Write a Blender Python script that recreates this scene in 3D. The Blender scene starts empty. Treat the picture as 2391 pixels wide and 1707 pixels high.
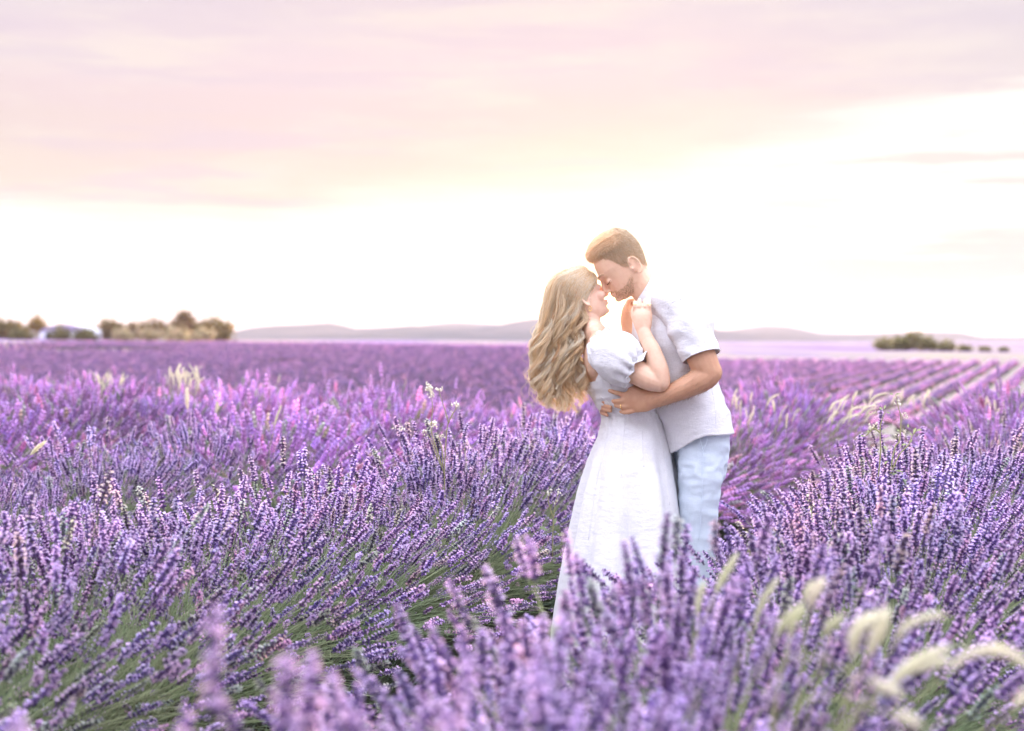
import bpy, math, random
import numpy as np
from mathutils import Vector, Matrix, noise

random.seed(7)
RNG = np.random.default_rng(7)
scene = bpy.context.scene
COL = scene.collection
R = math.radians

# ------------------------------------------------------------------ camera
CAM_Z = 1.39
PITCH = 1.0
FPX = 3350.0                       # focal length in pixels of the 2391 px wide photograph
cam_data = bpy.data.cameras.new('camera')
cam = bpy.data.objects.new('camera', cam_data)
COL.objects.link(cam)
cam.location = (0, 0, CAM_Z)
cam.rotation_euler = (R(90 - PITCH), 0, 0)
cam_data.sensor_width = 36.0
cam_data.lens = FPX / 2391 * 36.0
cam_data.clip_start = 0.05
cam_data.clip_end = 30000
cam_data.dof.use_dof = True
cam_data.dof.focus_distance = 4.95
cam_data.dof.aperture_fstop = 2.4
scene.camera = cam

# ------------------------------------------------------------------ sky
SUN_ELEV, SUN_AZ = 1.2, 4.0         # degrees; azimuth measured from +Y towards +X
sun_dir = Vector((math.sin(R(SUN_AZ)) * math.cos(R(SUN_ELEV)), math.cos(R(SUN_AZ)) * math.cos(R(SUN_ELEV)), math.sin(R(SUN_ELEV))))
world = bpy.data.worlds.new('World')
scene.world = world
world.use_nodes = True
wt = world.node_tree
wt.nodes.clear()


class NT:
    """tiny node-tree writer"""
    def __init__(self, tree):
        self.t = tree

    def n(self, kind, **kw):
        nd = self.t.nodes.new(kind)
        for k, v in kw.items():
            setattr(nd, k, v)
        return nd

    def put(self, sock, v):
        if isinstance(v, (int, float)):
            sock.default_value = v
        elif isinstance(v, (tuple, list)):
            v = tuple(v)
            if len(sock.default_value) == 4 and len(v) == 3:
                v = v + (1,)
            sock.default_value = v
        else:
            self.t.links.new(v, sock)

    def math(self, op, a, b=0.0, c=None, clamp=False):
        nd = self.n('ShaderNodeMath', operation=op, use_clamp=clamp)
        self.put(nd.inputs[0], a)
        self.put(nd.inputs[1], b)
        if c is not None:
            self.put(nd.inputs[2], c)
        return nd.outputs[0]

    def ramp01(self, v, lo, hi, smooth=True):
        nd = self.n('ShaderNodeMapRange', interpolation_type='SMOOTHSTEP' if smooth else 'LINEAR')
        self.put(nd.inputs['Value'], v)
        self.put(nd.inputs['From Min'], lo)
        self.put(nd.inputs['From Max'], hi)
        nd.inputs['To Min'].default_value = 0
        nd.inputs['To Max'].default_value = 1
        return nd.outputs['Result']

    def mix(self, f, a, b, mode='MIX'):
        nd = self.n('ShaderNodeMix', data_type='RGBA', blend_type=mode)
        self.put(nd.inputs[0], f)
        self.put(nd.inputs[6], a)
        self.put(nd.inputs[7], b)
        return nd.outputs[2]

    def noise(self, vec, scale, detail=3, rough=0.5, out='Fac'):
        nd = self.n('ShaderNodeTexNoise')
        if vec is not None:
            self.put(nd.inputs['Vector'], vec)
        nd.inputs['Scale'].default_value = scale
        nd.inputs['Detail'].default_value = detail
        nd.inputs['Roughness'].default_value = rough
        return nd.outputs[out]

    def mapping(self, vec, loc=(0, 0, 0), rot=(0, 0, 0), scale=(1, 1, 1)):
        nd = self.n('ShaderNodeMapping')
        self.put(nd.inputs['Vector'], vec)
        nd.inputs['Location'].default_value = loc
        nd.inputs['Rotation'].default_value = rot
        nd.inputs['Scale'].default_value = scale
        return nd.outputs[0]


W = NT(wt)
SKY_STRENGTH = 0.064
K = 10.0
def kc(r, g, b, m=0.595):
    return (r * K * m, g * K * m, b * K * m)

tc = W.n('ShaderNodeTexCoord').outputs['Generated']
sep = W.n('ShaderNodeSeparateXYZ')
W.put(sep.inputs[0], tc)
dx, dy, dz = sep.outputs
elev = W.math('MULTIPLY', W.math('ARCSINE', dz), 57.2958)             # degrees above the horizon
nishita = W.n('ShaderNodeTexSky', sky_type='NISHITA', sun_disc=False, sun_elevation=R(SUN_ELEV), sun_rotation=R(SUN_AZ),
              air_density=1.0, dust_density=2.5, ozone_density=1.0)
# a cloud sheet whose lower edge runs at 5 to 10 degrees, open and bright below it
edge = W.math('ADD', 5.3, W.math('ADD', W.math('MULTIPLY', W.math('MULTIPLY', dx, dx), 17.0), W.math('MULTIPLY', dx, 6.0)))
wv = W.mapping(tc, scale=(1.0, 1.0, 3.2))
n_big = W.noise(wv, 2.6, 5, 0.55)
n_streak = W.noise(W.mapping(tc, rot=(0, R(-7), 0), scale=(2.0, 2.0, 22.0)), 2.2, 6, 0.6)
n_fine = W.noise(W.mapping(tc, loc=(3, 1, 2), rot=(0, R(-6), 0), scale=(1.0, 1.0, 6.0)), 5.0, 6, 0.6)
e2 = W.math('ADD', W.math('SUBTRACT', elev, edge),
            W.math('ADD', W.math('MULTIPLY', W.math('SUBTRACT', n_big, 0.5), 3.0), W.math('MULTIPLY', W.math('SUBTRACT', n_streak, 0.5), 3.6)))
sheet = W.ramp01(e2, -0.55, 1.3)
# colour of the sheet: cream at its edge, then pink, then pale lavender above
c1 = W.mix(W.ramp01(e2, 0.0, 4.5), kc(0.99, 0.87, 0.77), kc(0.94, 0.77, 0.78))
n_pink = W.noise(W.mapping(tc, loc=(7, 2, 5), scale=(1.0, 1.0, 2.5)), 2.1, 4, 0.5)
c2 = W.mix(W.ramp01(n_pink, 0.38, 0.62), kc(0.84, 0.76, 0.98), kc(0.99, 0.82, 0.88))
c3 = W.mix(W.ramp01(e2, 2.0, 7.0), c1, c2)
c3 = W.mix(W.ramp01(elev, 9.0, 16.0), c3, W.mix(W.ramp01(n_fine, 0.3, 0.7), kc(0.84, 0.78, 0.87), kc(0.93, 0.84, 0.87)))
c3 = W.mix(W.math('MULTIPLY', W.ramp01(n_fine, 0.42, 0.66), 0.65), c3, kc(1.05, 0.95, 0.87))
c3 = W.mix(W.math('MULTIPLY', W.ramp01(n_streak, 0.50, 0.62), 0.6), c3, kc(0.88, 0.75, 0.86))
c3 = W.mix(W.math('MULTIPLY', W.ramp01(dx, 0.02, 0.30), 0.7), c3, W.mix(W.ramp01(n_fine, 0.35, 0.65), kc(0.82, 0.76, 0.88), kc(0.93, 0.86, 0.90)))
# brighter, bluer sheet towards the zenith, raised as fill light on the couple
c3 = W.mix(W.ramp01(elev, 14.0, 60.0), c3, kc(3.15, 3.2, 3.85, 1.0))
# open sky under the sheet
horizon = W.mix(W.ramp01(elev, 0.0, 7.0), kc(1.32, 1.18, 1.03), kc(1.30, 1.22, 1.14))
dots = W.n('ShaderNodeVectorMath', operation='DOT_PRODUCT')
W.put(dots.inputs[0], tc)
dots.inputs[1].default_value = sun_dir
ang = W.math('MULTIPLY', W.math('ARCCOSINE', W.math('MINIMUM', dots.outputs['Value'], 0.9999999)), 57.2958)
aure = W.math('POWER', 2.718, W.math('MULTIPLY', ang, -0.40))
aure2 = W.math('POWER', 2.718, W.math('MULTIPLY', ang, -1.6))
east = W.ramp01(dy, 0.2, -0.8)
horizon = W.mix(east, horizon, kc(2.0, 2.0, 2.5, 1.0))  # sky behind the camera, brightened as added fill on the couple
wisps = W.math('MULTIPLY', W.ramp01(n_streak, 0.49, 0.58), W.math('MULTIPLY', W.ramp01(dx, 0.08, 0.26), 0.85))
horizon = W.mix(wisps, horizon, kc(0.93, 0.82, 0.83))
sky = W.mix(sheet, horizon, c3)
sky = W.mix(1.0, sky, W.mix(0.12, (0, 0, 0, 1), nishita.outputs[0]), 'ADD')
sky = W.mix(aure, sky, W.mix(1.0, sky, kc(1.1, 0.80, 0.40), 'ADD'))
sky = W.mix(aure2, sky, W.mix(1.0, sky, kc(14, 9.0, 2.4), 'ADD'))
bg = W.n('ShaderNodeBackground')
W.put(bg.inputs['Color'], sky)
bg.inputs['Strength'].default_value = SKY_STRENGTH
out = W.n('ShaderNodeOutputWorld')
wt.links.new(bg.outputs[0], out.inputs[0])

# ------------------------------------------------------------------ sun
sun_data = bpy.data.lights.new('sun', 'SUN')
sun_data.energy = 5.0
sun_data.angle = R(0.53)
sun_data.color = (1.0, 0.76, 0.50)
sun = bpy.data.objects.new('sun', sun_data)
COL.objects.link(sun)
sun.rotation_euler = (-sun_dir).to_track_quat('-Z', 'Y').to_euler()

# ------------------------------------------------------------------ render settings
vs = scene.view_settings
vs.view_transform = 'Standard'
vs.look = 'None'
vs.exposure = 1.17
vs.gamma = 1.0
vs.use_curve_mapping = False
cy = scene.cycles
cy.use_denoising = True
cy.max_bounces = 12
cy.diffuse_bounces = 8
cy.glossy_bounces = 2
cy.transmission_bounces = 5
cy.transparent_max_bounces = 14
cy.volume_bounces = 0
cy.sample_clamp_indirect = 6.0


# ------------------------------------------------------------------ helpers
def ray_point(px, py, Y):
    """world point that the photograph's pixel (2391 x 1707) shows at the forward distance Y"""
    xc = (px - 1195.5) / FPX
    yc = (853.5 - py) / FPX
    p = R(PITCH)
    d = Vector((xc, math.cos(p) + yc * math.sin(p), -math.sin(p) + yc * math.cos(p)))
    return Vector((0, 0, CAM_Z)) + d * (Y / d.y)


def tag(o, label=None, cat=None, group=None, kind=None):
    if label: o['label'] = label
    if cat: o['category'] = cat
    if group: o['group'] = group
    if kind: o['kind'] = kind
    return o


def link(name, data, parent=None):
    o = bpy.data.objects.new(name, data)
    COL.objects.link(o)
    if parent is not None:
        o.parent = parent
    return o


def empty(name, loc=(0, 0, 0), parent=None):
    o = link(name, None, parent)
    o.location = loc
    o.empty_display_size = 0.05
    return o


def mesh_np(name, V, F, mat=None, cols=None, smooth=False):
    """mesh from numpy verts (n,3), faces (m,3) or (m,4), optional per-vertex colours (n,3)"""
    me = bpy.data.meshes.new(name)
    V = np.asarray(V, np.float32)
    F = np.asarray(F, np.int32)
    k = F.shape[1]
    me.vertices.add(len(V))
    me.vertices.foreach_set('co', V.ravel())
    me.loops.add(F.size)
    me.loops.foreach_set('vertex_index', F.ravel())
    me.polygons.add(len(F))
    me.polygons.foreach_set('loop_start', np.arange(0, F.size, k, dtype=np.int32))
    me.polygons.foreach_set('loop_total', np.full(len(F), k, np.int32))
    if smooth:
        me.polygons.foreach_set('use_smooth', np.ones(len(F), bool))
    if cols is not None:
        a = me.attributes.new('col', 'FLOAT_COLOR', 'POINT')
        c = np.ones((len(V), 4), np.float32)
        c[:, :3] = cols
        a.data.foreach_set('color', c.ravel())
    me.update(calc_edges=True)
    me.validate()
    if mat is not None:
        me.materials.append(mat)
    return me


class Acc:
    """collects triangles, all of them one mesh in the end"""
    def __init__(self):
        self.V, self.F, self.C, self.n = [], [], [], 0

    def add(self, V, F, C):
        V = np.asarray(V, float).reshape(-1, 3)
        F = np.asarray(F, int)
        if F.shape[1] == 4:
            F = np.concatenate([F[:, [0, 1, 2]], F[:, [0, 2, 3]]])
        C = np.asarray(C, float)
        if C.ndim == 1:
            C = np.tile(C, (len(V), 1))
        self.V.append(V); self.F.append(F + self.n); self.C.append(C)
        self.n += len(V)

    def mesh(self, name, mat, smooth=False):
        return mesh_np(name, np.concatenate(self.V), np.concatenate(self.F), mat, np.concatenate(self.C), smooth)


def instances(V, F, C, mats, jit=None):
    """template copied by a stack of 4x4 matrices -> arrays; jit: (k,3) colour multiplier"""
    V = np.asarray(V, float); F = np.asarray(F, int); C = np.asarray(C, float)
    M = np.asarray(mats, float)
    k, n = len(M), len(V)
    P = np.einsum('kij,nj->kni', M[:, :3, :3], V) + M[:, None, :3, 3]
    FF = F[None] + (np.arange(k) * n)[:, None, None]
    CC = np.tile(C[None], (k, 1, 1))
    if jit is not None:
        CC = CC * jit[:, None, :]
    return P.reshape(-1, 3), FF.reshape(-1, F.shape[1]), CC.reshape(-1, 3)


def frames_from_dirs(D, rng):
    """rotation matrices whose z axis is D, random spin"""
    D = D / np.linalg.norm(D, axis=1, keepdims=True)
    A = rng.normal(size=D.shape)
    X = np.cross(A, D)
    X /= np.linalg.norm(X, axis=1, keepdims=True)
    Y = np.cross(D, X)
    return np.stack([X, Y, D], axis=2)


def new_mat(name):
    m = bpy.data.materials.new(name)
    m.use_nodes = True
    m.node_tree.nodes.clear()
    return m, NT(m.node_tree)


def plant_mat(name, transl=0.35, tint=None, gloss=0.0, vary=0.25, sub=None):
    """vertex colours, half of the light let through, small variation per object"""
    m, N = new_mat(name)
    a = N.n('ShaderNodeAttribute', attribute_name='col').outputs['Color']
    inf = N.n('ShaderNodeObjectInfo').outputs['Random']
    geo = N.n('ShaderNodeNewGeometry').outputs['Position']
    nz = N.noise(geo, 1.3, 2)
    hs = N.n('ShaderNodeHueSaturation')
    N.put(hs.inputs['Color'], a)
    N.put(hs.inputs['Hue'], N.math('ADD', 0.5, N.math('MULTIPLY', N.math('SUBTRACT', nz, 0.5), 0.11)))
    N.put(hs.inputs['Value'], N.math('ADD', 1.0 - vary / 2, N.math('MULTIPLY', inf, vary)))
    c = hs.outputs[0]
    d = N.n('ShaderNodeBsdfDiffuse'); N.put(d.inputs[0], c)
    t = N.n('ShaderNodeBsdfTranslucent'); N.put(t.inputs[0], c)
    mx = N.n('ShaderNodeMixShader'); mx.inputs[0].default_value = transl
    N.t.links.new(d.outputs[0], mx.inputs[1]); N.t.links.new(t.outputs[0], mx.inputs[2])
    o = N.n('ShaderNodeOutputMaterial')
    N.t.links.new(mx.outputs[0], o.inputs[0])
    return m
# ------------------------------------------------------------------ terrain
ROW_ANG = R(22.0)
RU = np.array([math.sin(ROW_ANG), math.cos(ROW_ANG)])        # along the rows
RN = np.array([math.cos(ROW_ANG), -math.sin(ROW_ANG)])       # across them, to the right
ROW0 = np.array([-0.49, 5.5])                                # a point on the crest of the row left of the couple
ROW_GAP = 1.95


def sm(a, b, x):
    t = np.clip((np.asarray(x, float) - a) / (b - a), 0, 1)
    return t * t * (3 - 2 * t)


def ground_z(x, y):
    x = np.asarray(x, float); y = np.asarray(y, float)
    s = RU[0] * x + RU[1] * y
    base = np.interp(s, [-50, 13, 16, 25, 50, 62, 110, 150, 400, 9000], [0, 0, -0.15, -0.9, -1.5, -1.4, -0.26, 0.42, 0.5, 0.5])
    r = np.hypot(x, y)
    cross = -0.012 * np.clip(x, -150, 150) * sm(25, 260, r)
    return base + cross


def ground_z1(x, y):
    return float(ground_z(x, y))


m_ground, N = new_mat('field soil')
geo = N.n('ShaderNodeNewGeometry').outputs['Position']
n1 = N.noise(geo, 9.0, 5, 0.65)
n2 = N.noise(geo, 0.35, 3)
n3 = N.noise(geo, 60.0, 2)
soil = N.mix(n1, (0.10, 0.075, 0.05), (0.26, 0.21, 0.15))
straw = N.mix(n3, (0.22, 0.195, 0.165), (0.33, 0.30, 0.25))
near = N.mix(N.ramp01(n2, 0.40, 0.62), soil, straw)
# far away the sheet carries the colour of more fields, too far to tell plants apart
ln = N.n('ShaderNodeVectorMath', operation='LENGTH'); N.put(ln.inputs[0], geo)
dist = ln.outputs['Value']
n4 = N.noise(N.mapping(geo, rot=(0, 0, ROW_ANG), scale=(0.02, 0.006, 0.02)), 1.0, 5, 0.6)
far = N.mix(N.ramp01(n4, 0.44, 0.58), (0.24, 0.16, 0.30), (0.34, 0.29, 0.22))
colr = N.mix(N.ramp01(dist, 116, 150), N.mix(N.ramp01(dist, 18, 40), near, straw), far)
bs = N.n('ShaderNodeBsdfDiffuse'); N.put(bs.inputs[0], colr)
bp = N.n('ShaderNodeBump'); N.put(bp.inputs['Height'], n1); bp.inputs['Strength'].default_value = 0.6; bp.inputs['Distance'].default_value = 0.04
N.t.links.new(bp.outputs[0], bs.inputs['Normal'])
o_ = N.n('ShaderNodeOutputMaterial'); N.t.links.new(bs.outputs[0], o_.inputs[0])

rr = np.concatenate([[0.0], np.geomspace(0.6, 9300, 150)])
aa = np.linspace(0, 2 * math.pi, 257)[:-1]
AX = rr[:, None] * np.sin(aa)[None]; AY = rr[:, None] * np.cos(aa)[None]
GV = np.stack([AX, AY, ground_z(AX, AY)], -1).reshape(-1, 3)
i, j = np.meshgrid(np.arange(len(rr) - 1), np.arange(256), indexing='ij')
j2 = (j + 1) % 256
GF = np.stack([i * 256 + j, i * 256 + j2, (i + 1) * 256 + j2, (i + 1) * 256 + j], -1).reshape(-1, 4)
tag(link('ground', mesh_np('ground', GV, GF[:, ::-1], m_ground, smooth=True)), kind='structure')

# ------------------------------------------------------------------ hills on the horizon
m_hill, N = new_mat('wooded hills')
geo = N.n('ShaderNodeNewGeometry').outputs['Position']
hn = N.noise(N.mapping(geo, scale=(0.004, 0.004, 0.01)), 1.0, 6, 0.6)
hc = N.mix(N.ramp01(hn, 0.35, 0.65), (0.04, 0.05, 0.05), (0.10, 0.09, 0.085))
bs = N.n('ShaderNodeBsdfDiffuse'); N.put(bs.inputs[0], hc)
o_ = N.n('ShaderNodeOutputMaterial'); N.t.links.new(bs.outputs[0], o_.inputs[0])


def ridge(pts, Y, depth, seed):
    """pts: (px, py) of the crest in the photograph; a real ridge at distance Y with a near and a far slope"""
    pts = np.array(pts, float)
    px = np.linspace(pts[0, 0], pts[-1, 0], 260)
    py = 797 - (797 - np.interp(px, pts[:, 0], pts[:, 1])) * 1.13
    rows = []
    for t in np.linspace(-1, 1, 15):
        prof = (1 - abs(t)) ** 0.8 if abs(t) < 1 else 0.0
        row = []
        for a, b in zip(px, py):
            c = ray_point(a, b, Y)
            yy = Y + t * depth
            xx = c.x * (yy / Y) if t < 0 else c.x
            f = noise.fractal(Vector((a * 0.02, t * 2.0, seed)), 1.0, 2.0, 4) * (1 - abs(t)) * 0.0
            n_ = noise.noise(Vector((a * 0.012, t * 2.5, seed * 3.1)))
            hz = max(c.z, 4) * prof * (1 + 0.22 * n_ * (1 - prof) * 2)
            row.append((xx, yy, -3 + hz + 3 * prof + f))
        rows.append(row)
    V = np.array(rows).reshape(-1, 3)
    n = len(px)
    ii, jj = np.meshgrid(np.arange(14), np.arange(n - 1), indexing='ij')
    F = np.stack([ii * n + jj, ii * n + jj + 1, (ii + 1) * n + jj + 1, (ii + 1) * n + jj], -1).reshape(-1, 4)
    return mesh_np('hill', V, F, m_hill, smooth=True)


hill_near = [(380, 800), (470, 784), (540, 777), (590, 768), (640, 764), (700, 762), (770, 758), (800, 763), (830, 770), (900, 768), (960, 764), (1020, 766), (1080, 767), (1120, 770),
             (1160, 764), (1200, 756), (1245, 750), (1300, 752), (1360, 760), (1450, 770), (1560, 762), (1640, 764), (1700, 778), (1740, 782), (1790, 777), (1850, 782), (1920, 792), (1960, 806)]
hill_far = [(-500, 772), (-200, 764), (0, 757), (60, 762), (130, 770), (220, 778), (400, 782), (560, 790), (900, 778), (1000, 762), (1060, 757), (1130, 760), (1240, 766), (1700, 774), (1780, 764), (1840, 766),
            (1920, 781), (2000, 782), (2080, 779), (2180, 777), (2240, 778), (2290, 788), (2391, 788), (2600, 770), (2900, 782)]
for nm, pts, Y, dep, sd in (('hills', hill_near, 4200, 600, 1.0), ('hills', hill_far, 5400, 900, 5.0)):
    tag(link(nm, ridge(pts, Y, dep, sd)), kind='structure')

# ------------------------------------------------------------------ haze
m_haze, N = new_mat('evening haze')
pv = N.n('ShaderNodeVolumePrincipled')
pv.inputs['Color'].default_value = (0.94, 0.86, 1.0, 1)
pv.inputs['Density'].default_value = 0.8e-4
pv.inputs['Anisotropy'].default_value = 0.25
o_ = N.n('ShaderNodeOutputMaterial'); N.t.links.new(pv.outputs[0], o_.inputs['Volume'])
hx, z0, z1 = 9500, -5.0, 96.0
HV = [(-hx, -hx, z0), (hx, -hx, z0), (hx, hx, z0), (-hx, hx, z0), (-hx, -hx, z1), (hx, -hx, z1), (hx, hx, z1), (-hx, hx, z1)]
HF = [(0, 3, 2, 1), (4, 5, 6, 7), (0, 1, 5, 4), (1, 2, 6, 5), (2, 3, 7, 6), (3, 0, 4, 7)]
tag(link('haze', mesh_np('haze', HV, HF, m_haze)), kind='stuff')
# ------------------------------------------------------------------ lavender
m_lav = plant_mat('lavender flowers', 0.58, vary=0.34)
m_green = plant_mat('lavender stems and leaves', 0.30, vary=0.2)

C_CALYX = np.array((0.25, 0.16, 0.41))
C_TIP = np.array((0.45, 0.29, 0.62))
C_COR = np.array((0.76, 0.58, 0.86))
C_STEM = np.array((0.27, 0.32, 0.18))
C_LEAF = np.array((0.15, 0.20, 0.14))


def spike_template(seed, whorls=8, per=6, lod=0):
    """one flower spike along +z: whorls of pointed calyces with small open corollas"""
    rg = np.random.default_rng(seed)
    A = Acc()
    L = 0.062 * rg.uniform(0.9, 1.25)
    zs = np.linspace(0.0, 1.0, whorls) ** 0.9 * L
    if rg.random() < 0.7:
        zs = np.concatenate([[-0.016], zs])
    # core
    cr = 0.0022
    ring = np.array([(math.cos(a) * cr, math.sin(a) * cr, 0) for a in (0, 2.1, 4.2)])
    V = np.concatenate([ring + (0, 0, zs[0] - 0.01), ring * 0.6 + (0, 0, L)])
    A.add(V, [(0, 1, 4, 3), (1, 2, 5, 4), (2, 0, 3, 5)], C_CALYX * (0.9, 1.1, 0.7))
    for k, z in enumerate(zs):
        f = max(z, 0) / L
        rad = 0.0088 * (1.0 - 0.45 * f ** 1.5) * rg.uniform(0.85, 1.12)
        m = per if f < 0.9 else max(3, per - 2)
        ph = rg.uniform(0, 6.28)
        for q in range(m):
            a = ph + q * 2 * math.pi / m + rg.normal(0, 0.16)
            tilt = rg.uniform(0.55, 0.95) if f < 0.95 else rg.uniform(0.2, 0.5)      # from vertical
            d = np.array((math.cos(a) * math.sin(tilt), math.sin(a) * math.sin(tilt), math.cos(tilt)))
            side = np.array((-math.sin(a), math.cos(a), 0.0))
            up = np.cross(d, side)
            p0 = np.array((math.cos(a) * 0.001, math.sin(a) * 0.001, z - 0.002 + rg.normal(0, 0.0019)))
            ln = rad * rg.uniform(0.95, 1.25)
            w = 0.0026 * rg.uniform(0.85, 1.2)
            mid = p0 + d * ln * 0.6
            tip = p0 + d * ln
            V = [p0, mid + side * w, mid - side * w * 0.5 + up * w * 0.9, mid - side * w * 0.5 - up * w * 0.9, tip]
            br = rg.uniform(0.75, 1.25)
            cols = np.array([C_CALYX * 0.8, C_CALYX, C_CALYX, C_CALYX, C_TIP]) * br
            A.add(V, [(0, 2, 1), (0, 3, 2), (0, 1, 3), (4, 1, 2), (4, 2, 3), (4, 3, 1)], cols)
            if rg.random() < 0.55:
                s = 0.0033 * rg.uniform(0.7, 1.25)
                o = tip
                V = [o, o + side * s + up * s * 0.5 + d * s, o + up * s * 1.5 + d * s * 0.5, o - side * s + up * s * 0.5 + d * s, o - side * s * 0.6 - up * s + d * s * 0.8, o + side * s * 0.6 - up * s + d * s * 0.8]
                A.add(V, [(0, 1, 2), (0, 2, 3), (0, 3, 4), (0, 5, 1)], C_COR * rg.uniform(0.8, 1.15) * (rg.uniform(0.92, 1.12), 1, 1))
    return np.concatenate(A.V), np.concatenate(A.F), np.concatenate(A.C)


def simple_spike(levels, sides, rad, L, seed):
    """bumpy spindle for spikes farther off"""
    rg = np.random.default_rng(seed)
    V, C = [(0, 0, -0.01)], [C_CALYX]
    for k in range(levels):
        f = (k + 0.5) / levels
        bump = 1.25 if k % 2 == 0 else 0.7
        r = rad * (math.sin(math.pi * min(0.95, 0.18 + f * 0.8)) ** 0.6) * bump
        for q in range(sides):
            a = 2 * math.pi * (q + 0.5 * (k % 2)) / sides
            V.append((math.cos(a) * r, math.sin(a) * r, f * L + rg.normal(0, 0.002)))
            C.append((C_TIP * 0.70 + C_COR * 0.42) * (1.20, 1.15, 1.06) * (1.05 if bump > 1 else 0.6) * rg.uniform(0.7, 1.3))
    V.append((0, 0, L)); C.append(C_COR)
    F = []
    for q in range(sides):
        F.append((0, 1 + (q + 1) % sides, 1 + q))
        for k in range(levels - 1):
            a, b = 1 + k * sides + q, 1 + k * sides + (q + 1) % sides
            c, d = a + sides, b + sides
            F += [(a, b, d), (a, d, c)]
        F.append((1 + (levels - 1) * sides + q, 1 + (levels - 1) * sides + (q + 1) % sides, len(V) - 1))
    return np.array(V), np.array(F), np.array(C)


def bush_stems(seed, n, height=0.66):
    """stem curves of one plant: (n, 6, 3) points, and tip frames"""
    rg = np.random.default_rng(seed)
    cphi = 1 - (1 - math.cos(R(84))) * rg.random(n) ** 1.15
    phi = np.arccos(cphi)
    # the crown is uneven: lobes stand higher, notches lower
    th = rg.random(n) * 2 * math.pi
    lob = 1 + 0.10 * np.sin(th * 2 + rg.uniform(0, 6)) * np.sin(phi) + 0.06 * np.sin(th * 5 + rg.uniform(0, 6))
    L = height * lob * (1.0 - 0.10 * (phi / 1.4)) + rg.normal(0, 0.045, n)
    L = np.where(rg.random(n) < 0.08, L + rg.uniform(0.03, 0.11, n), L)
    base = np.stack([rg.normal(0, 0.06, n), rg.normal(0, 0.06, n), 0.10 + 0.12 * rg.random(n)], 1)
    base[:, 0] += np.cos(th) * 0.09 * np.sin(phi)
    base[:, 1] += np.sin(th) * 0.09 * np.sin(phi)
    P = [base]
    K_ = 6
    a0, a1 = phi * 0.62, phi * 1.28
    wob = rg.normal(0, 0.13, n)
    p = base
    for k in range(K_ - 1):
        u = (k + 0.5) / (K_ - 1)
        a = a0 * (1 - u) + a1 * u
        t2 = th + wob * u
        d = np.stack([np.sin(a) * np.cos(t2), np.sin(a) * np.sin(t2), np.cos(a)], 1)
        p = p + d * (L / (K_ - 1))[:, None]
        P.append(p)
    P = np.stack(P, 1)
    P[:, :, 2] = np.maximum(P[:, :, 2], 0.05)
    # flower spikes turn up a little at their ends
    d = d + np.array((0, 0, 0.22)) + rg.normal(0, 0.08, d.shape)
    return P, d, phi


def ribbons(P, w0, w1, rg, col, jit=0.2):
    """flat strips along the curves P (n,k,3)"""
    n, k, _ = P.shape
    T = np.gradient(P, axis=1)
    A_ = rg.normal(size=(n, 1, 3))
    S = np.cross(T, A_)
    S /= np.linalg.norm(S, axis=2, keepdims=True) + 1e-9
    w = np.linspace(w0, w1, k)[None, :, None] * 0.5
    V = np.stack([P - S * w, P + S * w], 2).reshape(n, k * 2, 3)
    base = np.arange(k - 1) * 2
    f = np.stack([base, base + 1, base + 3, base + 2], 1)
    F = (f[None] + (np.arange(n) * k * 2)[:, None, None]).reshape(-1, 4)
    F = np.concatenate([F[:, [0, 1, 2]], F[:, [0, 2, 3]]])
    C = np.tile(np.asarray(col, float), (n, k * 2, 1)) * (1 + rg.uniform(-jit, jit, (n, 1, 1)))
    C = C * np.linspace(0.85, 1.1, k).repeat(2)[None, :, None]
    return V.reshape(-1, 3), F, C.reshape(-1, 3)


SPIKES = [spike_template(100 + s) for s in range(6)]
SPIKE_MESH = [mesh_np('flower_spike', *s_[:2], m_lav, s_[2]) for s_ in SPIKES]
MID_SPIKES = [simple_spike(7, 4, 0.0095, 0.075, 40 + s) for s in range(3)]
FAR_SPIKES = [simple_spike(2, 3, 0.020, 0.10, 60 + s) for s in range(2)]


def spike_mats(P, d, rg, lo=0.85, hi=1.25):
    n = len(P)
    M = np.tile(np.eye(4), (n, 1, 1))
    Rm = frames_from_dirs(d, rg)
    s = rg.uniform(lo, hi, n)
    wid = rg.uniform(0.95, 1.4, n)
    Rm = Rm * np.stack([s * wid, s * wid, s], 1)[:, None, :]
    M[:, :3, :3] = Rm
    M[:, :3, 3] = P[:, -1]
    return M


def jitter(rg, n, a=0.22):
    j = 1 + rg.uniform(-a, a, (n, 1)) + rg.uniform(-0.07, 0.07, (n, 3))
    # a few spikes are still in bud (greener and darker), some faded towards pink
    bud = rg.random(n) < 0.10
    j[bud] *= (0.75, 1.05, 0.62)
    pk = rg.random(n) < 0.12
    j[pk] *= (1.18, 1.05, 0.95)
    dry = rg.random(n) < 0.025                                # spent, brownish heads
    j[dry] *= (0.90, 0.92, 0.66)
    return j


def join_spikes(templates, M, rg, name):
    A = Acc()
    pick = rg.integers(0, len(templates), len(M))
    J = jitter(rg, len(M))
    for t, tp in enumerate(templates):
        sel = pick == t
        if sel.any():
            A.add(*instances(*tp, M[sel], J[sel]))
    return A.mesh(name, m_lav)


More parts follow.
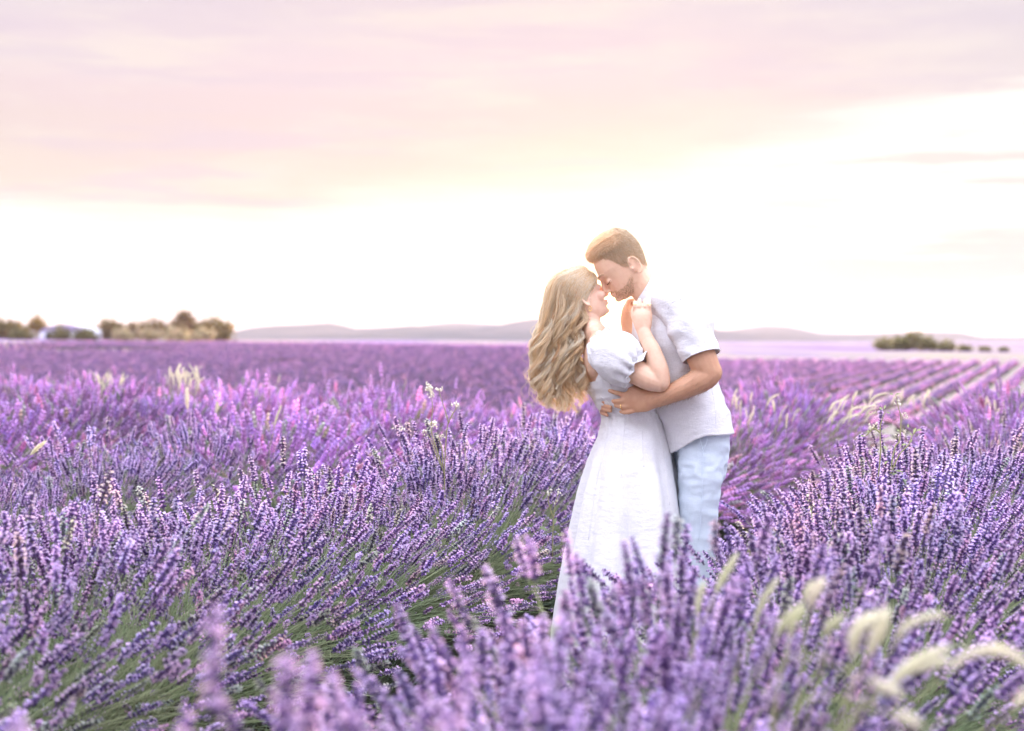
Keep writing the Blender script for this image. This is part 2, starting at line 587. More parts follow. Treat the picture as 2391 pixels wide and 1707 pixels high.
def bush_body(P, rg, leaves, bare, name, lod=0):
    A = Acc()
    A.add(*ribbons(P, 0.0026, 0.0020, rg, C_STEM, 0.3))
    if bare:
        Pb, db, _ = bush_stems(int(rg.integers(1e6)), bare, 0.5)
        A.add(*ribbons(Pb, 0.0026, 0.0018, rg, C_STEM * (0.9, 1.0, 0.95), 0.3))
    # narrow grey-green leaves low in the plant
    n = leaves
    th = rg.random(n) * 2 * math.pi
    ph = np.arccos(1 - rg.random(n) * 1.0)
    rad = 0.42 * rg.random(n) ** 0.45
    c = np.stack([np.sin(ph) * np.cos(th) * rad * 1.12, np.sin(ph) * np.sin(th) * rad * 1.12, 0.06 + np.cos(ph) * rad * 0.95], 1)
    d = c / (np.linalg.norm(c, axis=1, keepdims=True) + 1e-9) + rg.normal(0, 0.5, (n, 3)) + (0, 0, 0.35)
    d /= np.linalg.norm(d, axis=1, keepdims=True)
    ln = rg.uniform(0.03, 0.065, n)[:, None]
    PL = np.stack([c, c + d * ln * 0.5, c + d * ln + (0, 0, -0.004)], 1)
    A.add(*ribbons(PL, 0.0042, 0.0012, rg, C_LEAF, 0.35))
    # dark inner dome added to block see-through, the heart's shade in its colour
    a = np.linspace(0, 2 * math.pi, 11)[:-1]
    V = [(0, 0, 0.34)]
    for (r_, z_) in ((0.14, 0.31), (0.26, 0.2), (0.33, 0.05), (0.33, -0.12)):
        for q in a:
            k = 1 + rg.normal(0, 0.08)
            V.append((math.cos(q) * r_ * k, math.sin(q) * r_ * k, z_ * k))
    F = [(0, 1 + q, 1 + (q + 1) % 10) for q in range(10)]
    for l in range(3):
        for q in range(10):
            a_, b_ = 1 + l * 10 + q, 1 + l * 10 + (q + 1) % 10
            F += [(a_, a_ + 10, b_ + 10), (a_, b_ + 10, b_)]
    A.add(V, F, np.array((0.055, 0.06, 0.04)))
    return A.mesh(name, m_green)


class Variant:
    pass


NEAR, MID = [], []
for k in range(4):
    v = Variant()
    rg = np.random.default_rng(900 + k)
    n = 520
    P, d, phi = bush_stems(300 + k, n, 0.70)
    v.body = bush_body(P, rg, 1500, 450, 'lavender_bush')
    fl = rg.random(n) < np.interp(phi, [0, .75, 1.45], [1.0, .78, .30])     # low on the flanks many stems carry no flower
    v.M = spike_mats(P[fl], d[fl], rg)
    order = np.argsort(-v.M[:, 2, 3])                        # the highest spikes first
    v.single, rest = order[:60], order[60:]
    v.rest = join_spikes(SPIKES, v.M[rest], rg, 'flower_spikes')
    v.top = join_spikes(SPIKES, v.M[v.single], rg, 'flower_spikes')
    NEAR.append(v)
for k in range(3):
    v = Variant()
    rg = np.random.default_rng(1900 + k)
    P, d, phi = bush_stems(400 + k, 520, 0.70)
    A_b = bush_body(P, rg, 500, 200, 'lavender_bush')
    v.body = A_b
    v.all = join_spikes(MID_SPIKES, spike_mats(P, d, rg, 0.95, 1.35), rg, 'flower_spikes')
    MID.append(v)

lav_rng = np.random.default_rng(5)
ROW_LABEL = {
    0: 'lavender row with long bent stems, between the bottom left corner and the couple',
    1: 'nearest lavender row, its blurred purple spikes hiding the hem of the white dress',
    -1: 'second lavender row to the left, its slightly blurred crest just beyond the nearest left one',
    2: 'lavender row seen only as a band of sharp spikes along the right edge',
}
single_left = {0: 300, 1: 300, -1: 120}
n_rows = 0
for k in range(-11, 7):
    o2 = ROW0 + RN * ROW_GAP * k
    # parameter t along the row, limits from the plateau edge and from the view
    plants = []
    lav_rng = np.random.default_rng(50 + k)
    t = -14.0
    while t < 14:
        t += 0.46 * lav_rng.uniform(0.9, 1.1)
        jn = lav_rng.normal(0, 0.05)
        p = o2 + RU * t + RN * jn
        if k == 1 and 0.9 < p[1] < 3.0:
            p = p - RN * 0.16
        s = float(p @ RU)
        if s > 13.2:
            break
        y = p[1]
        if y < -1.2 or abs(p[0]) > 0.357 * max(y, 0) + (2.8 if p[0] > 0 else 1.8):
            continue
        if math.hypot(p[0], p[1]) < 0.55:                     # the photographer stands here
            continue
        if math.hypot(p[0] - 0.42, p[1] - 4.98) < 0.5:       # and the couple here
            continue
        plants.append((p, t))
    if not plants:
        continue
    n_rows += 1
    c = plants[len(plants) // 2][0]
    row = empty('lavender_row', (o2[0] + RU[0] * plants[0][1], o2[1] + RU[1] * plants[0][1], 0))
    lab = ROW_LABEL.get(k)
    if lab is None:
        lab = {-2: 'third lavender row to the left, a blurred lilac band beyond the second row', -3: 'fourth lavender row to the left, a thin soft band of lilac',
               -4: 'farthest lavender row of the near field, bounding the dip before the darker field', 3: 'lavender row outside the right edge, hardly seen'}.get(k, 'far blurred lavender row of the near field')
    tag(row, lab, 'lavender row', group='parallel lavender rows of the near field')
    inv = Vector(row.location)
    plants.sort(key=lambda q: q[0][1])
    left = single_left.get(k, 0)
    for p, t in plants:
        dist = math.hypot(p[0], p[1])
        hgt = 0.93 + lav_rng.normal(0, 0.05) + 0.06 * math.sin(t * 0.9 + k) + (float(np.interp(t, [-4, -2.2, -1, 0, 2, 4, 6], [.02, .04, -.07, -.13, -.15, -.12, -.08])) if k == 0 else 0)
        if k == 1:
            hgt += float(np.interp(dist, [0.9, 1.6, 2.4, 5.0], [0.01, 0.03, -0.02, -0.11]))
        if k < 0:
            hgt -= 0.12 if k == -1 else 0.07
        rz = lav_rng.uniform(0, 6.283)
        loc = Vector((p[0], p[1], ground_z1(*p) + 0.10)) - inv
        near = dist < 8.0
        v = (NEAR if near else MID)[int(lav_rng.integers(0, 4 if near else 3))]
        b = link('lavender_bush', v.body, row)
        b['kind'] = 'stuff'
        b.location = loc
        b.rotation_euler = (lav_rng.normal(0, 0.05), lav_rng.normal(0, 0.05), rz)
        b.scale = (hgt * 1.06, hgt * 1.06, hgt)
        if near:
            f = link('flower_spikes', v.rest, b); f['kind'] = 'stuff'
            if left > 0 and dist > 0.8:
                for q in v.single:
                    sp = link('flower_spike', SPIKE_MESH[(int(q) * 7 + n_rows) % 6], b)
                    sp.matrix_local = Matrix(v.M[q].tolist())
                left -= len(v.single)
            else:
                f = link('flower_spikes', v.top, b); f['kind'] = 'stuff'
        else:
            f = link('flower_spikes', v.all, b); f['kind'] = 'stuff'

# ------------------------------------------------------------------ the fields beyond the dip
rgf = np.random.default_rng(77)


def far_bush(seed, n_sp, r=0.5):
    rg = np.random.default_rng(seed)
    P, d, phi = bush_stems(seed, n_sp, 0.40)
    M = spike_mats(P, d, rg, 0.8, 1.3)
    A = Acc()
    pick = rg.integers(0, 2, n_sp)
    J = jitter(rg, n_sp)
    for t in range(2):
        A.add(*instances(*FAR_SPIKES[t], M[pick == t], J[pick == t]))
    a = np.linspace(0, 2 * math.pi, 9)[:-1]
    V = [(0, 0, 0.44)]
    for (r_, z_) in ((0.22, 0.38), (0.38, 0.22), (0.42, -0.1)):
        for q in a:
            V.append((math.cos(q) * r_, math.sin(q) * r_, z_))
    F = [(0, 1 + q, 1 + (q + 1) % 8) for q in range(8)]
    for l in range(2):
        for q in range(8):
            a_, b_ = 1 + l * 8 + q, 1 + l * 8 + (q + 1) % 8
            F += [(a_, a_ + 8, b_ + 8), (a_, b_ + 8, b_)]
    cc = np.array([(0.15, 0.10, 0.25)] * 9 + [(0.11, 0.10, 0.11)] * 8 + [(0.09, 0.10, 0.06)] * 8)
    A.add(V, F, cc)
    return np.concatenate(A.V), np.concatenate(A.F), np.concatenate(A.C)


FARB = [far_bush(13 + q, 9) for q in range(3)]
pts = []
for k in range(-90, 105):
    o2 = ROW0 + RN * 1.35 * k
    t = 30.0
    while t < 230:
        far_part = t > 112
        t += 0.68 if not far_part else 1.5
        p = o2 + RU * t
        s = float(p @ RU)
        if s < 44.0 or abs(p[0]) > 0.36 * p[1] + 4.0 or s > 190:
            continue
        if s > 112 and p[0] > 0.06 * p[1]:                    # stubble, no lavender, on the right of the rise
            continue
        p = p + rgf.normal(0, 0.05, 2)
        g = noise.noise(Vector((p[0] * 0.05, p[1] * 0.03, 4.0)))
        if g > 0.44 and rgf.random() < 0.85:
            continue
        pts.append((p[0], p[1], 1.0 if not far_part else 1.35))
A = Acc()
pts = np.array(pts)
n = len(pts)
z = ground_z(pts[:, 0], pts[:, 1])
M = np.tile(np.eye(4), (n, 1, 1))
a = rgf.random(n) * 6.283
s = rgf.uniform(0.64, 0.84, n) * pts[:, 2]
M[:, 0, 0] = np.cos(a) * s; M[:, 0, 1] = -np.sin(a) * s; M[:, 1, 0] = np.sin(a) * s; M[:, 1, 1] = np.cos(a) * s
M[:, 2, 2] = s / pts[:, 2] ** 0.7
M[:, 0, 3] = pts[:, 0]; M[:, 1, 3] = pts[:, 1]; M[:, 2, 3] = z
J = (1 + rgf.uniform(-0.12, 0.12, (n, 1)) + rgf.uniform(-0.03, 0.03, (n, 3))) * (1.5, 1.45, 1.25)
J = J * np.where(pts[:, 0] < 0.07 * pts[:, 1], 0.80, 1.0)[:, None]      # the field on the left is coloured darker
pick = rgf.integers(0, 3, n)
for q in range(3):
    A.add(*instances(*FARB[q], M[pick == q], J[pick == q]))
print('far tris', sum(len(f) for f in A.F))
o = link('lavender_field', A.mesh('lavender_field', m_lav))
tag(o, 'far lavender field striped with rows, rising beyond the near field', 'lavender field', kind='stuff')
# ------------------------------------------------------------------ trees, hedge and greenhouse on the horizon
m_leaf = plant_mat('tree leaves', 0.5, vary=0.2)
m_bark, N = new_mat('bark')
b_ = N.n('ShaderNodeBsdfDiffuse'); b_.inputs[0].default_value = (0.10, 0.075, 0.05, 1)
o_ = N.n('ShaderNodeOutputMaterial'); N.t.links.new(b_.outputs[0], o_.inputs[0])


def at_px(px, Y):
    """ground point below the photograph's column px at distance Y"""
    x = (px - 1195.5) / FPX * Y
    return np.array((x, Y, ground_z1(x, Y)))


def leaf_cloud(lobes, n, size, col, seed, name='crown'):
    """crown: leaf clumps through the volume of several lobes (centre, radii)"""
    rg = np.random.default_rng(seed)
    lob = np.array([list(c) + list(r) for c, r in lobes], float)
    vol = lob[:, 3] * lob[:, 4] * lob[:, 5]
    pick = rg.choice(len(lob), n, p=vol / vol.sum())
    d = rg.normal(size=(n, 3)); d /= np.linalg.norm(d, axis=1, keepdims=True)
    r = rg.random(n) ** 0.45
    P = lob[pick, :3] + d * lob[pick, 3:] * r[:, None] * (1 + rg.normal(0, .06, (n, 1)))
    sub = rg.integers(0, max(8, n // 14), n)                     # clumps: some tight, with gaps between
    off = rg.normal(0, size * 1.4, (max(8, n // 14), 3))
    P = P + off[sub]
    a = rg.normal(size=(n, 3)); a /= np.linalg.norm(a, axis=1, keepdims=True)
    b = np.cross(a, rg.normal(size=(n, 3))); b /= np.linalg.norm(b, axis=1, keepdims=True)
    s = size * rg.uniform(.6, 1.4, (n, 1))
    far_out = rg.random((n, 1)) < .12                            # stray sprays beyond the rounded mass
    P = P + np.where(far_out, d * size * rg.uniform(1.0, 4.0, (n, 1)), 0)
    V = np.stack([P - a * s, P + b * s * .6, P + a * s, P - b * s * .6], 1).reshape(-1, 3)
    F = np.arange(n * 4).reshape(n, 4)
    C = np.asarray(col)[None] * (2.0, 1.6, 1.4) * rg.uniform(.6, 1.45, (n, 1)) * (1 + rg.uniform(-.1, .1, (n, 3)))
    return mesh_np(name, V, F, m_leaf, np.repeat(C, 4, 0))


def tree(name, label, px, Y, height, width, seed, col=(.10, .105, .05), trunk=.25, lobes=6, group=None, cat='tree', n=1500, dens=.30):
    rg = np.random.default_rng(seed)
    root = empty(name, at_px(px, Y))
    tag(root, label, cat, group)
    A = Acc()
    th0 = height * trunk
    limbs = [((0, 0, -.3), (0, 0, th0), .16 * height / 6)]
    L = []
    for q in range(lobes):
        a = q / lobes * 6.283 + rg.uniform(-.4, .4)
        rr_ = width * .5 * rg.uniform(.30, .62)
        c = (math.cos(a) * rr_, math.sin(a) * rr_, height * rg.uniform(max(trunk, .3), .72))
        r = width * rg.uniform(.18, .30)
        L.append((c, (r, r, r * rg.uniform(.7, 1.0))))
        limbs.append(((0, 0, th0 * .9), c, .06 * height / 6))
    L.append(((rg.normal(0, width * .05), 0, height * .80), (width * .26, width * .26, height * .20)))
    L.append(((0, 0, height * .5), (width * .36, width * .36, height * .26)))
    for p0, p1, r in limbs:
        rings = []
        p0, p1 = np.array(p0, float), np.array(p1, float)
        for f in (0, .5, 1):
            a = np.linspace(0, 6.283, 7)[:-1]
            c = p0 * (1 - f) + p1 * f
            rings.append(c + np.stack([np.cos(a), np.sin(a), 0 * a], 1) * r * (1 - .6 * f))
        V = np.concatenate(rings)
        F = [(k * 6 + i, k * 6 + (i + 1) % 6, (k + 1) * 6 + (i + 1) % 6, (k + 1) * 6 + i) for k in range(2) for i in range(6)]
        A.add(V, F, (.1, .08, .06))
    link('trunk', A.mesh('trunk', m_bark), root)
    o = link('crown', leaf_cloud(L, n, width * .042 + .08, col, seed + 1), root)
    o['kind'] = 'stuff'
    return root


HZ = 'trees along the horizon at left'
OL = (.115, .105, .055)
tree('round_tree', 'small lone tree with a lit rim, left of the white greenhouse', 88, 300, 5.2, 4.6, 11, (.13, .11, .05), .38, 5, HZ, n=800)
tree('round_tree', 'low round olive bush at the left edge of the picture', 12, 300, 2.6, 8.0, 12, OL, .05, 6, HZ, 'bush')
tree('round_tree', 'round tree at the left end of the horizon grove', 262, 310, 4.0, 6.6, 13, OL, .08, 6, HZ)
tree('round_tree', 'lower tree second from the left in the horizon grove', 318, 318, 3.2, 6.0, 14, (.10, .085, .05), .08, 6, HZ)
tree('round_tree', 'broad tree left of the tallest tree in the grove', 368, 312, 4.4, 6.6, 15, (.11, .09, .05), .08, 7, HZ)
tree('round_tree', 'tallest tree of the horizon grove, its crown above the others', 426, 322, 6.7, 6.4, 16, (.105, .085, .05), .22, 6, HZ, n=2000)
tree('round_tree', 'wide dark tree right under the tallest one of the grove', 452, 312, 4.0, 7.0, 17, (.09, .075, .045), .08, 6, HZ)
tree('round_tree', 'broad low tree at the right end of the horizon grove', 502, 306, 3.9, 8.2, 18, OL, .06, 8, HZ, n=2000)
for px, Y, h, w, sd, lab in ((142, 262, 2.0, 4.6, 21, 'dark bush in front of the greenhouse door'), (204, 262, 1.6, 5.0, 22, 'low bush at the right end of the greenhouse'),
                             (55, 262, 1.4, 5.0, 23, 'low hedge bush left of the lone small tree'), (285, 268, 1.7, 5.4, 24, 'pale grey-green shrub before the left trees of the grove'),
                             (352, 268, 2.0, 5.0, 25, 'pale grey-green shrub below the broad tree of the grove'), (418, 268, 1.8, 5.6, 26, 'pale grey-green shrub below the tallest tree'),
                             (476, 268, 1.7, 5.0, 27, 'pale grey-green shrub before the right end of the grove')):
    tree('shrub', lab, px, Y, h, w, sd, (.21, .215, .15) if sd > 23 else (.10, .11, .06), .04, 6, 'shrubs before the horizon trees', 'shrub', n=700)
# the hedge on the right
for px, Y, h, w, sd, lab in ((2062, 235, 1.4, 3.6, 31, 'dark shrub at the left end of the right-hand hedge'), (2094, 238, 1.7, 4.0, 32, 'second dark shrub from the left in the right-hand hedge'),
                             (2128, 236, 2.8, 4.2, 33, 'tallest dark shrub in the middle of the right-hand hedge'), (2164, 238, 1.7, 4.0, 34, 'dark shrub right of the tallest one in the hedge'),
                             (2208, 236, .7, 3.2, 35, 'lower dark shrub where the hedge thins out'), (2252, 238, .3, 2.4, 36, 'low scrub between the hedge and the picture edge'),
                             (2300, 240, .2, 2.0, 37, 'small far scrub right of the low scrub'), (2342, 240, .1, 1.6, 38, 'smallest scrub patch at the far right of the horizon')):
    tree('hedge_shrub', lab, px, Y, h + .4, w, sd, (.12, .135, .075), .03, 7, 'dark hedge on the right horizon', 'shrub', n=900)

# greenhouse with a curved pale cover
m_film, N = new_mat('greenhouse film')
b_ = N.n('ShaderNodeBsdfPrincipled'); b_.inputs['Base Color'].default_value = (.78, .80, .86, 1); b_.inputs['Roughness'].default_value = .45
o_ = N.n('ShaderNodeOutputMaterial'); N.t.links.new(b_.outputs[0], o_.inputs[0])
m_dark, N = new_mat('doorway shade')
b_ = N.n('ShaderNodeBsdfDiffuse'); b_.inputs[0].default_value = (.05, .055, .05, 1)
o_ = N.n('ShaderNodeOutputMaterial'); N.t.links.new(b_.outputs[0], o_.inputs[0])
gp = at_px(166, 300)
gh = empty('greenhouse', gp)
tag(gh, 'white greenhouse with a low curved roof among bushes on the left horizon', 'greenhouse')
wid, dep, hw, hr = 10.2, 9.0, 1.7, 3.1


def gh_box(A, x0, x1, y0, y1, z0, z1, c):
    V = [(x, y, z) for z in (z0, z1) for y in (y0, y1) for x in (x0, x1)]
    A.add(V, [(0, 2, 3, 1), (4, 5, 7, 6), (0, 1, 5, 4), (2, 6, 7, 3), (0, 4, 6, 2), (1, 3, 7, 5)], c)


A = Acc(); gh_box(A, -wid / 2, wid / 2, -dep / 2, dep / 2, -.4, hw, (1, 1, 1)); link('wall', A.mesh('wall', m_film), gh)
xs = np.linspace(-wid / 2 - .15, wid / 2 + .15, 17)
prof = hw + .003 + (hr - hw) * np.clip(1 - (np.abs(xs) / (wid / 2 + .15)) ** 2.6, 0, 1)
V = [(x, y, z) for y in (-dep / 2 - .2, dep / 2 + .2) for x, z in zip(xs, prof)] + [(x, y, hw + .003) for y in (-dep / 2 - .2, dep / 2 + .2) for x in (xs[0], xs[-1])]
F = [(i, i + 1, 17 + i + 1) for i in range(16)] + [(i, 17 + i + 1, 17 + i) for i in range(16)]
F += [(34, i, i + 1) for i in range(16)] + [(36, 17 + i + 1, 17 + i) for i in range(16)]
link('roof', mesh_np('roof', V, np.array(F), m_film), gh)
for x0 in (-3.9, -.9, 2.2):  # dark slabs: the shade inside open doorways is put into their colour
    A = Acc(); gh_box(A, x0, x0 + 1.6, -dep / 2 - .03, -dep / 2 + .02, -.2, 1.45, (1, 1, 1)); link('door', A.mesh('door', m_dark), gh)
# ------------------------------------------------------------------ people: modelling tools
Y0 = 4.98


def PP(px, py, dy=0.0):
    return ray_point(px, py, Y0 + dy)


def arr(v):
    return np.array(v, float)


def ring_loft(rings, cap=True):
    """closed surface through rings (k, n, 3)"""
    rings = np.asarray(rings, float)
    k, n, _ = rings.shape
    V = list(rings.reshape(-1, 3))
    F = []
    for a in range(k - 1):
        for b in range(n):
            c = (b + 1) % n
            F.append((a * n + b, a * n + c, (a + 1) * n + c, (a + 1) * n + b))
    if cap:
        V.append(rings[0].mean(0)); V.append(rings[-1].mean(0))
        i0, i1 = k * n, k * n + 1
        for b in range(n):
            c = (b + 1) % n
            F.append((i0, c, b))
            F.append((i1, (k - 1) * n + b, (k - 1) * n + c))
    return V, F


def tube_rings(pts, radii, ref=(0, 1, 0), n=14, round_ends=True, sub=3):
    """elliptic tube: radii (r along ref, r across ref) per point; smooth path"""
    P = np.array([list(p) for p in pts], float)
    Rr = np.array([(r, r) if np.isscalar(r) else r for r in radii], float)
    # Catmull-Rom through the points
    if sub > 1 and len(P) > 2:
        Q, Rq = [], []
        m = len(P)
        for i in range(m - 1):
            p0 = P[max(i - 1, 0)]; p1 = P[i]; p2 = P[i + 1]; p3 = P[min(i + 2, m - 1)]
            for s in range(sub):
                t = s / sub
                Q.append(0.5 * ((2 * p1) + (-p0 + p2) * t + (2 * p0 - 5 * p1 + 4 * p2 - p3) * t * t + (-p0 + 3 * p1 - 3 * p2 + p3) * t ** 3))
                tt = t * t * (3 - 2 * t)
                Rq.append(Rr[i] * (1 - tt) + Rr[i + 1] * tt)
        Q.append(P[-1]); Rq.append(Rr[-1])
        P, Rr = np.array(Q), np.array(Rq)
    T = np.gradient(P, axis=0)
    T /= np.linalg.norm(T, axis=1, keepdims=True) + 1e-12
    rings = []
    ref = np.array(ref, float)
    ang = np.linspace(0, 2 * math.pi, n, endpoint=False)

    def ring(p, t, ra, rb):
        a = ref - t * (ref @ t)
        if np.linalg.norm(a) < 0.2:
            a = np.array((1.0, 0.2, 0.3)); a -= t * (a @ t)
        a /= np.linalg.norm(a)
        b = np.cross(t, a)
        return p + np.cos(ang)[:, None] * a * ra + np.sin(ang)[:, None] * b * rb
    if round_ends:
        r = Rr[0].mean()
        for f, g in ((0.98, 0.25), (0.75, 0.68), (0.4, 0.92)):
            rings.append(ring(P[0] - T[0] * r * f, T[0], Rr[0][0] * g, Rr[0][1] * g))
    for p, t, r in zip(P, T, Rr):
        rings.append(ring(p, t, r[0], r[1]))
    if round_ends:
        r = Rr[-1].mean()
        for f, g in ((0.4, 0.92), (0.75, 0.68), (0.98, 0.25)):
            rings.append(ring(P[-1] + T[-1] * r * f, T[-1], Rr[-1][0] * g, Rr[-1][1] * g))
    return np.array(rings)


class Clay:
    """closed pieces that a voxel remesh fuses into one skin"""
    def __init__(self):
        self.V, self.F, self.n = [], [], 0

    def add(self, V, F):
        self.V += [tuple(v) for v in V]
        self.F += [tuple(i + self.n for i in f) for f in F]
        self.n = len(self.V)

    def tube(self, pts, radii, **kw):
        self.add(*ring_loft(tube_rings(pts, radii, **kw)))

    def ball(self, c, r, rot=None):
        r = (r, r, r) if np.isscalar(r) else r
        m, n = 9, 14
        rings = []
        for i in range(m):
            a = math.pi * (i + 0.5) / m
            q = np.stack([np.cos(np.linspace(0, 2 * math.pi, n, endpoint=False)) * math.sin(a) * r[0],
                          np.sin(np.linspace(0, 2 * math.pi, n, endpoint=False)) * math.sin(a) * r[1],
                          np.full(n, math.cos(a) * r[2])], 1)
            if rot is not None:
                q = q @ np.array(rot).T
            rings.append(q + np.array(list(c)))
        self.add(*ring_loft(rings))

    def fuse(self, name, voxel, smooth=4, factor=0.5, ratio=None):
        me = bpy.data.meshes.new(name)
        me.from_pydata(self.V, [], self.F)
        me.update()
        import bmesh
        bm = bmesh.new(); bm.from_mesh(me)
        bmesh.ops.recalc_face_normals(bm, faces=bm.faces)
        bm.to_mesh(me); bm.free()
        ob = bpy.data.objects.new(name, me)
        COL.objects.link(ob)
        m = ob.modifiers.new('r', 'REMESH'); m.mode = 'VOXEL'; m.voxel_size = voxel
        if smooth:
            s = ob.modifiers.new('s', 'SMOOTH'); s.factor = factor; s.iterations = smooth
        if ratio:
            d = ob.modifiers.new('d', 'DECIMATE'); d.ratio = ratio
        dg = bpy.context.evaluated_depsgraph_get()
        res = bpy.data.meshes.new_from_object(ob.evaluated_get(dg))
        bpy.data.objects.remove(ob)
        bpy.data.meshes.remove(me)
        res.name = name
        res.polygons.foreach_set('use_smooth', np.ones(len(res.polygons), bool))
        return res


def coords(me):
    a = np.empty(len(me.vertices) * 3, np.float32)
    me.vertices.foreach_get('co', a)
    return a.reshape(-1, 3).astype(float)


def set_coords(me, V):
    me.vertices.foreach_set('co', np.asarray(V, np.float32).ravel())
    me.update()


def vnormals(me):
    a = np.empty(len(me.vertices) * 3, np.float32)
    me.vertices.foreach_get('normal', a)
    return a.reshape(-1, 3).astype(float)


def paint(me, C):
    a = me.attributes.new('col', 'FLOAT_COLOR', 'POINT')
    c = np.ones((len(me.vertices), 4), np.float32)
    c[:, :3] = np.clip(C, 0, 1)
    a.data.foreach_set('color', c.ravel())


class HeadFrame:
    """head-local axes: x to the face, y to the left-hand side of the head, z to the crown"""
    def __init__(self, px, py, dy, fwd, up, scale=1.0):
        self.c = arr(PP(px, py, dy))
        f = arr(fwd); f /= np.linalg.norm(f)
        u = arr(up); u -= f * (u @ f); u /= np.linalg.norm(u)
        s = np.cross(u, f)
        self.R = np.stack([f, s, u], 1)
        self.s = scale

    def w(self, p):
        return self.c + (np.asarray(p, float) * self.s) @ self.R.T

    def l(self, V):
        return ((np.asarray(V, float) - self.c) @ self.R) / self.s


def head_rings(H, table, n=28, grow=0.0, front=0.16):
    rings = []
    th = np.linspace(0, 2 * math.pi, n, endpoint=False)
    for z, f, b, w in table:
        cx = (f + b) * 0.5 - 0.006
        c, s = np.cos(th), np.sin(th)
        x = np.where(c > 0, (f + grow - cx) * c, (cx - b + grow) * c) + cx
        y = (w + grow) * np.sign(s) * np.abs(s) ** 0.88 * (1 - front * np.clip(c, 0, 1) ** 1.5)
        rings.append(H.w(np.stack([x, y, np.full(n, z)], 1)))
    return rings


def ear(clay, H, x, z, side, w, h=0.031, wd=0.017, lean=0.0):
    """helix, lobe and bowl of an ear on one side of the head"""
    def q(a, k=1.0, o=0.0):
        ex = -math.sin(a) * wd * k
        ez = math.cos(a) * h * k
        ex, ez = ex * math.cos(lean) - ez * math.sin(lean), ex * math.sin(lean) + ez * math.cos(lean)
        return H.w((x + ex, side * (w + 0.010 + o - 0.1 * ex), z + ez))
    pts = [q(a) for a in np.linspace(-0.9, 3.3, 12)]
    clay.tube(pts, [0.0036] * 8 + [0.004, 0.0055, 0.0058, 0.005], ref=tuple(H.R[:, 1]), n=8, sub=2)
    pts = [q(a, 0.58, -0.002) for a in np.linspace(-0.2, 2.9, 8)]
    clay.tube(pts, [0.0028] * 8, ref=tuple(H.R[:, 1]), n=8, sub=2)
    c = H.w((x + 0.001, side * (w + 0.002), z))
    clay.ball(c, (wd * H.s * 0.95, 0.007, h * H.s * 0.95), rot=H.R)
    clay.ball(H.w((x + wd * 0.85, side * (w + 0.006), z - 0.006)), 0.006 * H.s)


def finger(clay, pts, r, ref=(0, 1, 0)):
    k = len(pts)
    rad = list(np.linspace(r * 1.1, r * 0.82, k))
    clay.tube(pts, rad, ref=ref, n=10, sub=2)
    for p, q in zip(pts[1:-1], rad[1:-1]):                  # knuckles a little thicker
        clay.ball(p, q * 1.10)


def skin_mat(name):
    m, N = new_mat(name)
    a = N.n('ShaderNodeAttribute', attribute_name='col').outputs['Color']
    geo = N.n('ShaderNodeNewGeometry').outputs['Position']
    n1 = N.noise(geo, 45, 4, 0.6)
    n2 = N.noise(geo, 420, 2, 0.5)
    c = N.mix(1.0, a, N.mix(n1, (0.90, 0.80, 0.78), (1.10, 1.18, 1.20)), 'MULTIPLY')
    b = N.n('ShaderNodeBsdfPrincipled')
    N.put(b.inputs['Base Color'], c)
    b.inputs['Roughness'].default_value = 0.52
    b.inputs['Subsurface Weight'].default_value = 0.18
    b.inputs['Subsurface Radius'].default_value = (0.012, 0.005, 0.003)
    b.inputs['Subsurface Scale'].default_value = 1.0
    bp = N.n('ShaderNodeBump'); N.put(bp.inputs['Height'], n2); bp.inputs['Strength'].default_value = 0.12; bp.inputs['Distance'].default_value = 0.001
    N.t.links.new(bp.outputs[0], b.inputs['Normal'])
    o = N.n('ShaderNodeOutputMaterial'); N.t.links.new(b.outputs[0], o.inputs[0])
    return m


def cloth_mat(name, colr, transl=0.12, weave=900.0, slub=0.10, crease=0.55):
    m, N = new_mat(name)
    geo = N.n('ShaderNodeNewGeometry').outputs['Position']
    n1 = N.noise(N.mapping(geo, scale=(1, 1, 0.12)), weave * 0.5, 2)
    n2 = N.noise(N.mapping(geo, scale=(0.12, 1, 1)), weave * 0.5, 2)
    nb = N.noise(geo, 6.0, 4, 0.6)
    f = N.math('MULTIPLY', N.math('ADD', n1, n2), 0.5)
    c = N.mix(N.ramp01(f, 0.35, 0.65), tuple(x * (1 - slub) for x in colr), colr)
    c = N.mix(1.0, c, N.mix(nb, (0.97, 0.97, 0.97), (1.02, 1.02, 1.02)), 'MULTIPLY')
    d = N.n('ShaderNodeBsdfDiffuse'); N.put(d.inputs[0], c)
    t = N.n('ShaderNodeBsdfTranslucent'); N.put(t.inputs[0], c)
    bp = N.n('ShaderNodeBump'); bp.inputs['Strength'].default_value = crease; bp.inputs['Distance'].default_value = 0.008
    nw = N.noise(N.mapping(geo, rot=(0.2, 0.5, 0.3), scale=(1, 1, 2.4)), 24.0, 4, 0.62)
    N.put(bp.inputs['Height'], nw)
    N.t.links.new(bp.outputs[0], d.inputs['Normal'])
    mx = N.n('ShaderNodeMixShader'); mx.inputs[0].default_value = transl
    N.t.links.new(d.outputs[0], mx.inputs[1]); N.t.links.new(t.outputs[0], mx.inputs[2])
    o = N.n('ShaderNodeOutputMaterial'); N.t.links.new(mx.outputs[0], o.inputs[0])
    return m


